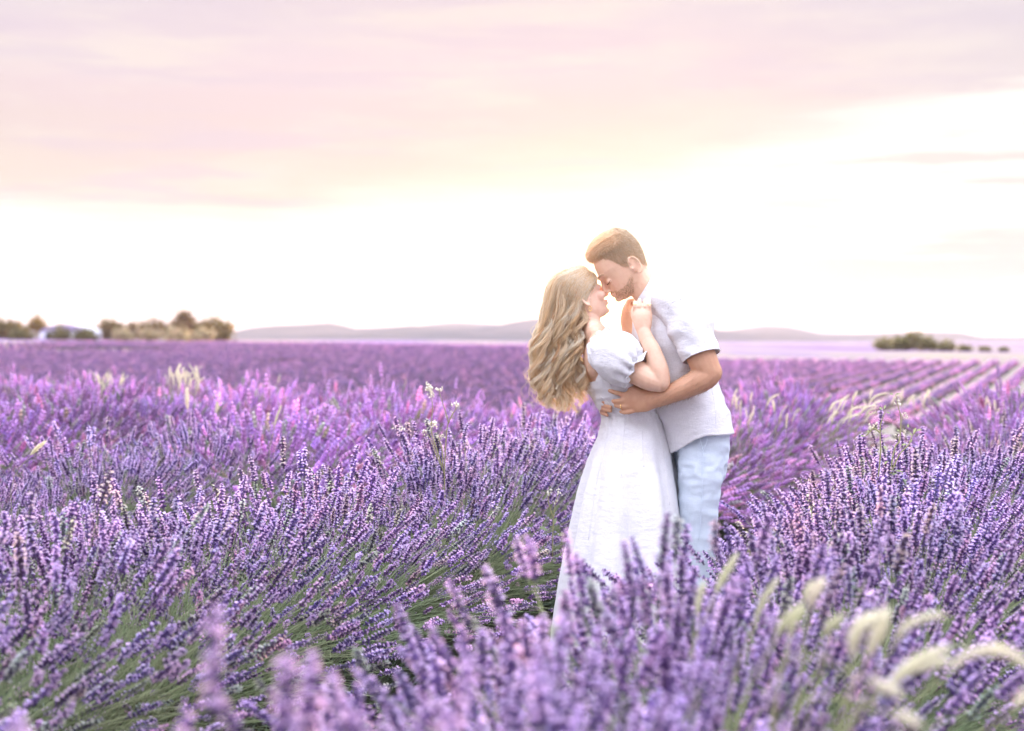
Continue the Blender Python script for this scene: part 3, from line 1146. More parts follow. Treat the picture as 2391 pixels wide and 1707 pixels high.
def hair_mat(name, transl=0.3, rough=0.38, clear=0.0):
    m, N = new_mat(name)
    a = N.n('ShaderNodeAttribute', attribute_name='col').outputs['Color']
    d = N.n('ShaderNodeBsdfDiffuse'); N.put(d.inputs[0], a)
    t = N.n('ShaderNodeBsdfTranslucent'); N.put(t.inputs[0], a)
    g = N.n('ShaderNodeBsdfGlossy'); N.put(g.inputs[0], N.mix(0.5, a, (1, 1, 1))); g.inputs['Roughness'].default_value = rough
    m1 = N.n('ShaderNodeMixShader'); m1.inputs[0].default_value = transl
    N.t.links.new(d.outputs[0], m1.inputs[1]); N.t.links.new(t.outputs[0], m1.inputs[2])
    m2 = N.n('ShaderNodeMixShader'); m2.inputs[0].default_value = 0.18
    N.t.links.new(m1.outputs[0], m2.inputs[1]); N.t.links.new(g.outputs[0], m2.inputs[2])
    last = m2
    if clear:                                                # fine hairs cover only part of the strand they stand for
        tr = N.n('ShaderNodeBsdfTransparent')
        last = N.n('ShaderNodeMixShader'); last.inputs[0].default_value = clear
        N.t.links.new(m2.outputs[0], last.inputs[1]); N.t.links.new(tr.outputs[0], last.inputs[2])
    o = N.n('ShaderNodeOutputMaterial'); N.t.links.new(last.outputs[0], o.inputs[0])
    return m


def strand_mesh(name, P, w0, w1, col, mat, rg, jit=0.15, power=1.0):
    """thin three-sided hairs along P (n,k,3)"""
    n, k, _ = P.shape
    T = np.gradient(P, axis=1)
    T /= np.linalg.norm(T, axis=2, keepdims=True) + 1e-9
    A_ = np.tile(np.array((0.15, -1.0, 0.1)), (n, 1, 1)) + rg.normal(0, 0.3, (n, 1, 3))
    S = np.cross(T, A_); S /= np.linalg.norm(S, axis=2, keepdims=True) + 1e-9
    U = np.cross(T, S)
    f = np.linspace(0, 1, k) ** power
    w = (w0 + (w1 - w0) * f)[None, :, None] * 0.5
    V = np.stack([P - S * w, P + S * w, P - U * w * 0.8], 2).reshape(n, k * 3, 3)
    b = np.arange(k - 1) * 3
    quads = []
    for i0, i1 in ((0, 1), (1, 2), (2, 0)):
        quads.append(np.stack([b + i0, b + i1, b + 3 + i1, b + 3 + i0], 1))
    q = np.concatenate(quads)
    F = (q[None] + (np.arange(n) * k * 3)[:, None, None]).reshape(-1, 4)
    C = np.asarray(col, float)
    if C.ndim == 1:
        C = np.tile(C, (n, 1))
    C = C[:, None, :] * (1 + rg.uniform(-jit, jit, (n, 1, 1)))
    C = np.tile(C, (1, k * 3, 1))
    return mesh_np(name, V.reshape(-1, 3), F, mat, C.reshape(-1, 3), smooth=True)


def wr(p, freq, seed, stretch=(1, 1, 1), ridge=True):
    """wrinkle height in -1..1 at each of the points p"""
    out = np.empty(len(p))
    st = np.array(stretch) * freq
    for i, q in enumerate(p):
        v = noise.noise(Vector(q * st + seed * 7.31))
        v2 = noise.noise(Vector(q * st * 2.1 + seed * 3.7))
        out[i] = ((1 - abs(v) * 2.6) if ridge else v) * 0.75 + v2 * 0.25
    return out


def surface_grid(G, name, mat, thick=0.002, closed=True, cols=None):
    """sheet through a grid of points (k, n, 3), given real thickness"""
    k, n, _ = G.shape
    F = []
    for a in range(k - 1):
        for b in range(n if closed else n - 1):
            c = (b + 1) % n
            F.append((a * n + b, a * n + c, (a + 1) * n + c, (a + 1) * n + b))
    me = mesh_np(name, G.reshape(-1, 3), F, mat, None, smooth=True)
    return me


def solid(o, t=0.002):
    m = o.modifiers.new('thickness', 'SOLIDIFY')
    m.thickness = t
    m.offset = 0
    return o


def cat(P, sub):
    """Catmull-Rom through the points"""
    out = []
    m = len(P)
    for i in range(m - 1):
        p0, p1, p2, p3 = P[max(i - 1, 0)], P[i], P[i + 1], P[min(i + 2, m - 1)]
        for s in range(sub):
            t = s / sub
            out.append(0.5 * ((2 * p1) + (-p0 + p2) * t + (2 * p0 - 5 * p1 + 4 * p2 - p3) * t * t + (-p0 + 3 * p1 - 3 * p2 + p3) * t ** 3))
    out.append(P[-1])
    return np.array(out)


def on_front(grids, px, py, lift=.0015):
    """point of the cloth grids that the ray through a photograph pixel meets first"""
    from mathutils.bvhtree import BVHTree
    key = tuple(id(g) for g in grids)
    if key not in _bvh:
        V, F = [], []
        for G in grids:
            k, n, _ = G.shape
            b = len(V)
            V += [Vector(p) for p in G.reshape(-1, 3)]
            F += [(b + a * n + c, b + a * n + (c + 1) % n, b + (a + 1) * n + (c + 1) % n, b + (a + 1) * n + c) for a in range(k - 1) for c in range(n)]
        _bvh[key] = BVHTree.FromPolygons(V, F)
    o = Vector((0, 0, CAM_Z))
    d = (ray_point(px, py, 5.0) - o).normalized()
    hit = _bvh[key].ray_cast(o, d)
    return None if hit[0] is None else hit[0] - d * lift


_bvh = {}


def cloth_seam(name, grids, lines, r, mat, parent):
    """thin raised seams that follow the cloth"""
    A = Clay()
    for pts in lines:
        P = cat(np.array(pts, float), 5)
        Q = [on_front(grids, a, b) for a, b in P]
        Q = [q for q in Q if q is not None]
        if len(Q) > 2:
            A.tube(Q, [r] * len(Q), n=5, sub=1, round_ends=False)
    me = bpy.data.meshes.new(name); me.from_pydata(A.V, [], A.F); me.materials.append(mat)
    me.polygons.foreach_set('use_smooth', np.ones(len(me.polygons), bool))
    o = link(name, me, parent)
    o['kind'] = 'stuff'
    return o
# ------------------------------------------------------------------ the man
m_skin = skin_mat('skin')
m_linen = cloth_mat('white linen', (0.80, 0.80, 0.82), 0.12)
m_cotton = cloth_mat('white cotton', (0.80, 0.80, 0.81), 0.12)
m_trouser = cloth_mat('pale blue cotton', (0.64, 0.73, 0.81), 0.05, slub=0.06, crease=0.22)
m_hair_m = hair_mat('short hair', 0.5, 0.4, 0.3)
m_hair_w = hair_mat('blonde hair', 0.62, 0.4, 0.42)
m_gold, N = new_mat('gold')
b_ = N.n('ShaderNodeBsdfPrincipled'); b_.inputs['Base Color'].default_value = (0.85, 0.60, 0.26, 1); b_.inputs['Metallic'].default_value = 1; b_.inputs['Roughness'].default_value = 0.25
o_ = N.n('ShaderNodeOutputMaterial'); N.t.links.new(b_.outputs[0], o_.inputs[0])
m_leather, N = new_mat('tan leather')
b_ = N.n('ShaderNodeBsdfPrincipled'); b_.inputs['Base Color'].default_value = (0.22, 0.12, 0.06, 1); b_.inputs['Roughness'].default_value = 0.6
o_ = N.n('ShaderNodeOutputMaterial'); N.t.links.new(b_.outputs[0], o_.inputs[0])

GZ = 0.0
mp = R(33)
HM = HeadFrame(1456, 608, 0.0, (-math.cos(mp), 0, -math.sin(mp)), (-math.sin(mp), 0, math.cos(mp)))
MAN_HEAD = [(.108, .020, -.030, .020), (.102, .045, -.045, .042), (.088, .068, -.058, .058), (.060, .089, -.067, .070), (.030, .099, -.071, .075),
            (.0, .1035, -.070, .076), (-.02, .097, -.066, .074), (-.036, .094, -.062, .072), (-.055, .096, -.057, .069), (-.070, .096, -.050, .064),
            (-.085, .0955, -.040, .058), (-.098, .093, -.020, .048), (-.110, .084, .0, .036), (-.118, .068, .02, .022)]
mc = Clay()
mc.add(*ring_loft(head_rings(HM, MAN_HEAD)))
# brow, nose, lips, chin, closed eyes, cheeks
mc.tube([HM.w((.088, .034, -.006)), HM.w((.101, .016, -.006)), HM.w((.1015, 0, -.010)), HM.w((.101, -.016, -.006)), HM.w((.088, -.034, -.006))], [.007, .0085, .007, .0085, .007])
mc.tube([HM.w((.098, 0, -.014)), HM.w((.1035, 0, -.030)), HM.w((.110, 0, -.046)), HM.w((.1145, 0, -.0585))], [.0065, .0075, .0095, .0085], sub=3)
for s_ in (-1, 1):
    mc.ball(HM.w((.103, s_ * .011, -.061)), (.010, .0075, .007), rot=HM.R)
    mc.ball(HM.w((.0825, s_ * .031, -.033)), (.012, .014, .010), rot=HM.R)
    ear(mc, HM, -.017, -.034, s_, .070, lean=-0.05)
mc.tube([HM.w((.088, .021, -.080)), HM.w((.098, .007, -.0765)), HM.w((.098, -.007, -.0765)), HM.w((.088, -.021, -.080))], [.003, .0042, .0042, .003])
mc.tube([HM.w((.087, .019, -.083)), HM.w((.0965, .006, -.0845)), HM.w((.0965, -.006, -.0845)), HM.w((.087, -.019, -.083))], [.003, .0046, .0046, .003])
mc.ball(HM.w((.086, 0, -.102)), (.013, .018, .012), rot=HM.R)
# neck and trunk
mc.tube([PP(1474, 628), PP(1497, 664), PP(1517, 692), PP(1538, 735)], [(.058, .048), (.056, .050), (.058, .050), (.07, .06)], n=20)
mc.tube([PP(1556, 760), PP(1566, 790), PP(1583, 850), PP(1608, 945), PP(1632, 1030)],
        [(.11, .065), (.135, .080), (.135, .085), (.125, .080), (.120, .075)], n=22)
# near arm (his left): hand on her back
mc.tube([PP(1578, 735, -.13), PP(1596, 745, -.180), PP(1618, 780, -.225), PP(1638, 835, -.245), PP(1652, 868, -.25), PP(1648, 880, -.248)],
        [.046, .050, .050, .050, .046, .043], n=16)
mc.tube([PP(1656, 870, -.25), PP(1636, 886, -.25), PP(1600, 905, -.238), PP(1560, 922, -.222), PP(1522, 934, -.200)],
        [(.044, .043), (.044, .044), (.040, .037), (.032, .031), (.024, .030)], n=16)
# its palm, thumb and fingers
mc.tube([PP(1524, 934, -.200), PP(1505, 935, -.192), PP(1484, 934, -.182), PP(1468, 938, -.172)], [(.019, .031), (.017, .040), (.016, .044), (.013, .036)], n=16)
mc.tube([PP(1496, 918, -.188), PP(1480, 908, -.180), PP(1468, 900, -.176), PP(1452, 889, -.168)], [.0155, .013, .0108, .0088], n=12, sub=2)
finger(mc, [PP(1480, 918, -.178), PP(1463, 922, -.170), PP(1441, 918, -.160), PP(1424, 912.5, -.146)], .0092)
finger(mc, [PP(1474, 932, -.178), PP(1458, 935, -.170), PP(1443, 937, -.160), PP(1432, 936.5, -.146)], .0094)
finger(mc, [PP(1476, 947, -.178), PP(1461, 949, -.170), PP(1449, 949.5, -.160), PP(1438, 947.5, -.146)], .0092)
finger(mc, [PP(1480, 959, -.178), PP(1468, 962, -.172), PP(1458, 963, -.162), PP(1449, 961.5, -.148)], .0080)
# far arm round her back, fingertips in view
mc.tube([PP(1566, 740, .13), PP(1582, 750, .18), PP(1600, 785, .215), PP(1606, 845, .23)], [.046, .048, .048, .045], n=16)
mc.tube([PP(1606, 850, .23), PP(1560, 890, .24), PP(1490, 925, .20), PP(1440, 938, .125)], [.045, .040, .032, .026], n=16)
mc.tube([PP(1440, 938, .125), PP(1420, 944, .085), PP(1408, 947, .045)], [(.028, .030), (.030, .036), (.020, .034)], n=14)
finger(mc, [PP(1410, 933, .045), PP(1399, 932, .006), PP(1401, 934, -.040), PP(1411, 939, -.082)], .0080)
finger(mc, [PP(1408, 942, .045), PP(1401, 942, .004), PP(1408, 946, -.058), PP(1426, 951, -.116)], .0083)
finger(mc, [PP(1410, 952, .045), PP(1402, 953, .004), PP(1409, 956, -.058), PP(1426, 960, -.114)], .0080)
finger(mc, [PP(1414, 961, .045), PP(1405, 963, .006), PP(1408, 966, -.040), PP(1418, 970, -.090)], .0070)
# hips, legs, feet
for s_ in (-1, 1):
    mc.tube([PP(1632, 1020, s_ * .085), PP(1634, 1120, s_ * .092), PP(1628, 1270, s_ * .09), PP(1622, 1390, s_ * .09), PP(1632, 1520, s_ * .09), PP(1636, 1690, s_ * .09)],
            [(.070, .070), (.064, .056), (.055, .048), (.045, .042), (.045, .042), (.036, .038)], n=16)
    a_ = arr(PP(1636, 1690, s_ * .09))
    mc.tube([(a_[0] + .03, a_[1], .045), (a_[0] - .06, a_[1], .04), (a_[0] - .16, a_[1], .028)], [(.035, .038), (.042, .034), (.036, .022)], n=12)
me = mc.fuse('body', 0.0032, smooth=5, factor=0.5, ratio=0.5)
me.materials.append(m_skin)
V = coords(me)
L = HM.l(V)
SK_ARM = arr((0.54, 0.30, 0.18)); SK_FACE = arr((0.77, 0.51, 0.35))
C = np.tile(SK_ARM, (len(V), 1))
inhead = (np.abs(L[:, 1]) < .10) & (L[:, 2] > -.16) & (L[:, 0] > -.12) & (L[:, 0] < .14)
C[inhead] = SK_FACE
hd = inhead
x, y, z = L[:, 0], L[:, 1], L[:, 2]


def blob(cx, cy, cz, rx, ry, rz, mirror=True):
    yy = np.abs(y) if mirror else y
    q = ((x - cx) / rx) ** 2 + ((yy - cy) / ry) ** 2 + ((z - cz) / rz) ** 2
    return np.exp(-q * 1.6)[:, None] * hd[:, None]


C = C * (1 - 0.30 * blob(.092, 0, -.080, .012, .022, .009)) + arr((0.62, 0.28, 0.22)) * 0.30 * blob(.092, 0, -.080, .012, .022, .009)   # lips
beard = np.maximum.reduce([blob(.05, .045, -.092, .045, .03, .030)[:, 0], blob(.085, .0, -.1, .03, .03, .020)[:, 0], blob(.015, .066, -.070, .025, .03, .030)[:, 0], blob(.090, .018, -.072, .016, .02, .006)[:, 0]])[:, None]
C = C * (1 - 0.20 * beard) + arr((0.50, 0.31, 0.17)) * 0.20 * beard
red = blob(.075, .045, -.052, .03, .02, .02)
C = C * (1 - 0.25 * red) + arr((0.66, 0.30, 0.20)) * 0.25 * red
# the skin of the scalp under the short hair is browner
hairline = (z > np.interp(x, [-.08, -.05, -.028, -.012, .004, .022, .040, .060, .085, .11], [-.060, -.055, -.030, .004, -.030, -.012, .020, .046, .056, .062]))
C[hd & hairline] = arr((0.62, 0.42, 0.27))
paint(me, C)
man = empty('person', (PP(1640, 1690).x, Y0, 0))
tag(man, 'man in a white short-sleeved shirt and pale blue trousers bending down to touch foreheads', 'person')
minv = Vector(man.location)


def child(name, me, parent=man, loc=None):
    o = link(name, me, parent)
    o.location = -(loc if loc is not None else minv)
    return o


body_m = child('body', me)

# --- shirt: trunk, sleeves, collar, placket, seams
def ring_px(l, r, d, n=96, ec=1.0):
    """ring around the trunk: left and right outline points (px, py) and half depth"""
    a, b = arr(PP(*l)), arr(PP(*r))
    c = (a + b) / 2; h = (b - a) / 2
    th = np.linspace(0, 2 * math.pi, n, endpoint=False)
    cs, sn = np.cos(th), np.sin(th)
    return c + (np.sign(cs) * np.abs(cs) ** ec)[:, None] * h + (np.sign(sn) * np.abs(sn) ** ec)[:, None] * np.array((0, d, 0))


def smooth_rings(R_, sub):
    R_ = np.asarray(R_)
    out = []
    m = len(R_)
    for i in range(m - 1):
        p0, p1, p2, p3 = R_[max(i - 1, 0)], R_[i], R_[i + 1], R_[min(i + 2, m - 1)]
        for s in range(sub):
            t = s / sub
            out.append(0.5 * ((2 * p1) + (-p0 + p2) * t + (2 * p0 - 5 * p1 + 4 * p2 - p3) * t * t + (-p0 + 3 * p1 - 3 * p2 + p3) * t ** 3))
    out.append(R_[-1])
    return np.array(out)


def displace(G, amt):
    """move a closed grid along its normals by amt (k,n)"""
    du = np.roll(G, -1, 1) - np.roll(G, 1, 1)
    dv = np.gradient(G, axis=0)
    nn = np.cross(du, dv)
    nn /= np.linalg.norm(nn, axis=2, keepdims=True) + 1e-9
    c = G.mean(1, keepdims=True)
    sgn = np.sign(((G - c) * nn).sum(2, keepdims=True).mean())
    return G + nn * sgn * amt[:, :, None]


rings = [ring_px((1489, 716), (1531, 649), .070), ring_px((1486, 728), (1560, 665), .115), ring_px((1483, 744), (1596, 689), .160), ring_px((1480, 768), (1626, 727), .190),
         ring_px((1480, 800), (1645, 775), .200), ring_px((1487, 845), (1656, 825), .198), ring_px((1502, 892), (1668, 872), .190), ring_px((1521, 942), (1684, 925), .186),
         ring_px((1540, 990), (1697, 968), .190), ring_px((1557, 1035), (1707, 1004), .194)]
G = smooth_rings(rings, 9)
# the curved shirt tail: the last rows slide down to the hem line
k_, n_ = G.shape[:2]
hemx = np.array([1557, 1574, 1600, 1625, 1649, 1680, 1711]); hemy = np.array([1062, 1052, 1035, 1018, 1009, 1009, 1010])
for c_ in range(n_):
    p = G[-1, c_]
    pxx = p[0] / (p[1]) * FPX + 1195.5
    ty = np.interp(pxx, hemx, hemy)
    tgt = PP(pxx, ty).z
    top = G[60, c_, 2]
    for r_ in range(60, k_):
        f = (r_ - 60) / (k_ - 1 - 60)
        G[r_, c_, 2] = top + (tgt - top) * f
flat = G.reshape(-1, 3)
w1 = wr(flat, 5.0, 1.0, (1.1, 0.8, 1.7)).reshape(k_, n_)
w2 = wr(flat @ np.array([[0.8, 0, 0.6], [0, 1, 0], [-0.6, 0, 0.8]]), 9.0, 2.0, (2.2, 0.7, 0.7)).reshape(k_, n_)
fade = np.clip(np.arange(k_) / 14.0, 0.05, 1)[:, None]
G = displace(G, (w1 * 0.0085 + w2 * 0.0052) * fade)
shirt = solid(child('shirt', surface_grid(G, 'shirt', m_linen)), 0.0025)
SHIRT_G = G
shirt['label'] = 'white linen shirt with a curved hem hanging over the trousers'


def sleeve_grid(pts, radii, n=64, sub=7, seed=3.0, amp=0.007, ref=(0, 1, 0), hemtilt=None):
    G = tube_rings(pts, radii, ref=ref, n=n, round_ends=False, sub=sub)
    k = len(G)
    w = wr(G.reshape(-1, 3) @ np.array([[0.8, 0, 0.6], [0, 1, 0], [-0.6, 0, 0.8]]), 9.0, seed, (0.8, 0.9, 2.2)).reshape(k, n)
    w2 = wr(G.reshape(-1, 3), 20.0, seed + 1, (1, 1, 1.5)).reshape(k, n)
    return displace(G, w * amp + w2 * amp * 0.35)


G = sleeve_grid([PP(1566, 704, -.115), PP(1590, 722, -.170), PP(1610, 760, -.205), PP(1625, 798, -.228), PP(1637, 832, -.243)],
                [(.080, .082), (.082, .080), (.078, .074), (.070, .064), (.066, .057)], seed=3.0)
sl = solid(child('sleeve', surface_grid(G, 'sleeve', m_linen), shirt), 0.0025); sl.location = (0, 0, 0)
hem_ring = G[-1]
SLEEVE_G = G
G = sleeve_grid([PP(1560, 704, .115), PP(1580, 722, .165), PP(1596, 760, .20), PP(1603, 798, .215), PP(1606, 832, .225)],
                [(.080, .080), (.082, .078), (.078, .074), (.070, .066), (.066, .060)], seed=6.0)
sl = solid(child('sleeve', surface_grid(G, 'sleeve', m_linen), shirt), 0.0025); sl.location = (0, 0, 0)
SLEEVE_NEAR = None
# turned hem of the near sleeve, armhole and yoke seams: thin raised lines
A = Clay()
A.tube([Vector(p) for p in list(hem_ring) + [hem_ring[0]]], [.0026] * (len(hem_ring) + 1), n=6, sub=1, round_ends=False)
me = bpy.data.meshes.new('sleeve_hem'); me.from_pydata(A.V, [], A.F); me.materials.append(m_linen)
o = child('sleeve_hem', me, shirt); o.location = (0, 0, 0)
# collar: a stand with a soft fold, rising to the nape
n_ = 64
a_, b_ = ring_px((1482, 708), (1526, 641), .064, n_), ring_px((1493, 728), (1545, 659), .082, n_)
mid = (a_ + b_) / 2 + (a_ - a_.mean(0)) * 0.06
inn = ring_px((1484, 712), (1523, 646), .060, n_)
inn2 = ring_px((1490, 722), (1528, 654), .060, n_)
G = smooth_rings([inn2, inn, a_, mid, b_], 4)
w = wr(G.reshape(-1, 3), 14, 9.0).reshape(G.shape[:2])
col_ = child('collar', surface_grid(displace(G, w * 0.0015), 'collar', m_linen), shirt); col_.location = (0, 0, 0)
solid(col_, 0.0025)

cloth_seam('seams', [SHIRT_G, SLEEVE_G], [
    [(1577, 700), (1562, 716), (1556, 745), (1560, 780), (1574, 812), (1598, 840)],
    [(1536, 668), (1524, 700), (1512, 722)], [(1545, 666), (1580, 690), (1600, 708)],
    [(1660, 900), (1668, 940), (1672, 990)]], .0011, m_linen, shirt)

# --- trousers
tc_ = Clay()
tc_.tube([PP(1632, 985), PP(1637, 1030), PP(1636, 1075)], [(.165, .098), (.170, .098), (.155, .090)], n=24)
for s_ in (-1, 1):
    tc_.tube([PP(1638, 1040, s_ * .075), PP(1636, 1090, s_ * .088), PP(1632, 1160, s_ * .090), PP(1629, 1250, s_ * .090), PP(1628, 1400, s_ * .09), PP(1636, 1550, s_ * .09), PP(1638, 1655, s_ * .09)],
             [(.092, .092), (.088, .074), (.082, .070), (.074, .064), (.066, .056), (.062, .054), (.058, .050)], n=20, round_ends=False)
me = tc_.fuse('trousers', 0.006, smooth=6)
me.materials.append(m_trouser)
V = coords(me); Nn = vnormals(me)
w = wr(V, 7.0, 12.0, (0.8, 0.8, 2.4)); w2 = wr(V, 16.0, 14.0, (1, 1, 2))
fold = np.exp(-((V[:, 2] - PP(1640, 1095).z) / 0.05) ** 2)
V = V + Nn * (w * 0.004 + w2 * 0.0015 + fold * w2 * 0.004)[:, None]
set_coords(me, V)
trousers = child('trousers', me)
trousers['label'] = 'pale blue cotton trousers'
A = Clay()
def seam(pts, r=.0014, sub=3):
    A.tube(pts, [r] * len(pts), n=6, sub=sub)
seam([PP(1632, 1003, -.182), PP(1634, 1025, -.181), PP(1641, 1052, -.178)], .0022)
seam([PP(1653, 1003, -.181), PP(1650, 1030, -.181), PP(1641, 1052, -.178)], .0022)
seam([PP(1641, 1052, -.178), PP(1640, 1100, -.179), PP(1638, 1180, -.174), PP(1632, 1260, -.166)])
me = bpy.data.meshes.new('pocket_seam'); me.from_pydata(A.V, [], A.F); me.materials.append(m_trouser)
o = child('pocket_seam', me, trousers); o.location = (0, 0, 0)

# --- shoes
A = Clay()
for s_ in (-1, 1):
    a_ = arr(PP(1636, 1690, s_ * .09))
    A.tube([(a_[0] + .045, a_[1], .05), (a_[0] - .04, a_[1], .05), (a_[0] - .12, a_[1], .038), (a_[0] - .19, a_[1], .03)], [(.042, .046), (.046, .048), (.050, .036), (.038, .026)], n=14)
me = A.fuse('shoes', 0.006, smooth=2); me.materials.append(m_leather)
child('shoes', me)

# --- fine hair on the near forearm
rfa = np.random.default_rng(12)
Vb, Nb = coords(body_m.data), vnormals(body_m.data)
c0, c1 = arr(PP(1648, 884, -.25)), arr(PP(1530, 934, -.20))
ax = (c1 - c0) / np.linalg.norm(c1 - c0)
tt_ = (Vb - c0) @ ax
rad_ = np.linalg.norm((Vb - c0) - tt_[:, None] * ax, axis=1)
ok = np.where((tt_ > .0) & (tt_ < np.linalg.norm(c1 - c0)) & (rad_ < .055) & (Nb[:, 1] < .5))[0]
pick = rfa.choice(ok, min(420, len(ok)), replace=False)
dd = Nb[pick] * .45 + ax * .8 + arr((0, 0, -.3)) + rfa.normal(0, .25, (len(pick), 3)); dd /= np.linalg.norm(dd, axis=1, keepdims=True)
Pf = np.stack([Vb[pick] + dd * .011 * u for u in (0, .5, 1)], 1)
child('arm_hair', strand_mesh('arm_hair', Pf, .0005, .0003, arr((0.50, 0.33, 0.18)), m_hair_m, rfa))['kind'] = 'stuff'

# --- short sandy hair: longer and brushed forward on top, cropped at the sides
rgm = np.random.default_rng(42)
cand = []
n_c = 30000
zt_ = np.array([t[0] for t in MAN_HEAD]); ft_ = np.array([t[1] for t in MAN_HEAD]); bt_ = np.array([t[2] for t in MAN_HEAD]); wt_ = np.array([t[3] for t in MAN_HEAD])
o_idx = np.argsort(zt_)
zz = rgm.uniform(-.075, .109, n_c) if False else np.sort(rgm.uniform(-.075, .1085, n_c))
zz = np.concatenate([zz, rgm.uniform(.085, .1085, n_c // 2)])
th = rgm.uniform(0, 2 * math.pi, len(zz))
f = np.interp(zz, zt_[o_idx], ft_[o_idx]); b = np.interp(zz, zt_[o_idx], bt_[o_idx]); w = np.interp(zz, zt_[o_idx], wt_[o_idx])
cx = (f + b) / 2 - .006
c, s = np.cos(th), np.sin(th)
xx = np.where(c > 0, (f - cx) * c, (cx - b) * c) + cx
yy = w * np.sign(s) * np.abs(s) ** .88 * (1 - .16 * np.clip(c, 0, 1) ** 1.5)
hl = np.interp(xx, [-.08, -.05, -.028, -.012, .004, .022, .040, .060, .085, .11], [-.064, -.058, -.034, .004, -.036, -.014, .018, .044, .055, .060])
near_ear = ((xx + .017) ** 2 / .020 ** 2 + (zz + .034) ** 2 / .036 ** 2) < 1
keep = (zz > hl + np.abs(rgm.normal(0, .0055, len(zz)))) & ~near_ear & (rgm.random(len(zz)) < .45 + .55 * sm(-.06, .01, zz))
xx, yy, zz = xx[keep], yy[keep], zz[keep]
Pl = np.stack([xx, yy, zz], 1)
nrm = np.stack([xx - .012, yy * 1.1, zz * 1.15 + 0.0], 1); nrm /= np.linalg.norm(nrm, axis=1, keepdims=True)
top = sm(.045, .085, zz) * sm(-.055, .0, xx)
front = sm(.02, .075, xx)
ln = .0045 + .004 * sm(-.03, .05, zz) + .004 * rgm.random(len(zz)) + top * (.012 + .009 * front) * (0.8 + .4 * rgm.random(len(zz)))
tw = sm(.10, .70, top + rgm.normal(0, .08, len(zz)))
flow = np.stack([tw + (1 - tw) * (-.25 + rgm.normal(0, .2, len(zz))), rgm.normal(0, .26, len(zz)), tw * (.12 - .45 * front) + (1 - tw) * -.9], 1)
lift = .42 + .50 * top[:, None] * (1 - .3 * front[:, None])
k = 6
Ps = []
for q in range(k):
    u = q / (k - 1)
    d = nrm * lift * (1 - .55 * u) + flow * (.35 + .65 * u)
    d /= np.linalg.norm(d, axis=1, keepdims=True)
    Ps.append(Pl + d * ln[:, None] * u + nrm * .0006)
Ps = np.stack(Ps, 1)
Pw = HM.w(Ps.reshape(-1, 3)).reshape(Ps.shape)
hc_ = np.where(rgm.random((len(zz), 1)) < .5, arr((0.82, 0.60, 0.36))[None], arr((0.96, 0.80, 0.56))[None]) * (0.85 + .35 * top[:, None])
child('hair', strand_mesh('hair', Pw, .0010, .0004, hc_, m_hair_m, rgm))
# beard stubble, eyebrows, lashes
rb = np.random.default_rng(8)
bp_, bd_, bl_ = [], [], []
for _ in range(1700):
    s_ = rb.choice((-1, 1))
    t = rb.random()
    zt = rb.uniform(-.112, -.050)
    f_, b_2, w_2 = (np.interp(zt, zt_[o_idx], q[o_idx]) for q in (ft_, bt_, wt_))
    cx_ = (f_ + b_2) / 2 - .006
    a = s_ * math.acos(rb.uniform(-0.05, 0.98))
    c1, s1 = math.cos(a), math.sin(a)
    p = arr(((f_ - cx_) * c1 + cx_, w_2 * np.sign(s1) * abs(s1) ** .88 * (1 - .16 * max(c1, 0) ** 1.5), zt))
    lim = np.interp(p[0], [0.0, .03, .06, .08, .1], [-.045, -.066, -.078, -.072, -.066])
    if zt > lim or (p[0] > .088 and -.088 < zt < -.074):
        continue
    bp_.append(p); nn = arr((p[0] - .03, p[1], p[2] * .6)); bd_.append(nn / np.linalg.norm(nn) * .4 + (0.1, 0, -.9)); bl_.append(.0045)
for s_ in (-1, 1):
    for _ in range(150):
        t = rb.random()
        p = arr((.1045 - .016 * t ** 1.6 + .002, s_ * (.012 + .034 * t), -.006 + .004 * math.sin(t * 2.6) + rb.normal(0, .0016)))
        bp_.append(p); bd_.append(arr((.25 - .5 * t, s_ * 1.0, .25 - .3 * t))); bl_.append(.008)
bp_ = np.array(bp_); bd_ = np.array(bd_); bd_ /= np.linalg.norm(bd_, axis=1, keepdims=True); bl_ = np.array(bl_)
Pb = np.stack([bp_ + bd_ * bl_[:, None] * u for u in (0, .5, 1)], 1)
child('stubble', strand_mesh('stubble', HM.w(Pb.reshape(-1, 3)).reshape(Pb.shape), .0008, .0004, arr((0.66, 0.45, 0.26)), m_hair_m, rb))
m_lash, N = new_mat('lashes'); b_ = N.n('ShaderNodeBsdfDiffuse'); b_.inputs[0].default_value = (0.12, 0.06, 0.03, 1); o_ = N.n('ShaderNodeOutputMaterial'); N.t.links.new(b_.outputs[0], o_.inputs[0])
for s_ in (-1, 1):
    A = Clay()
    A.tube([HM.w((.0935, s_ * .020, -.0375)), HM.w((.0955, s_ * .030, -.0405)), HM.w((.0885, s_ * .040, -.0385)), HM.w((.0800, s_ * .047, -.0330))], [.0009, .0012, .0011, .0007], n=6, sub=4)
    me = bpy.data.meshes.new('eyelashes'); me.from_pydata(A.V, [], A.F)
    me.materials.append(m_lash); child('eyelashes', me)


def finger_ring(p, axis, r, tube=.0013, stone=0.0, parent=man, name='ring'):
    """metal ring round a finger at p, finger along axis"""
    A = Clay()
    t = arr(axis); t /= np.linalg.norm(t)
    a = np.cross(t, (0, 0, 1.0)); a /= np.linalg.norm(a); b = np.cross(t, a)
    pts = [arr(p) + (math.cos(q) * a + math.sin(q) * b) * r for q in np.linspace(0, 2 * math.pi, 19)]
    A.tube(pts, [tube] * 19, n=8, sub=1, round_ends=False)
    if stone:
        A.ball(arr(p) + arr((0, -1, 0.2)) * (r + stone * .5), stone)
    me = bpy.data.meshes.new(name); me.from_pydata(A.V, [], A.F); me.materials.append(m_gold)
    me.polygons.foreach_set('use_smooth', np.ones(len(me.polygons), bool))
    return me


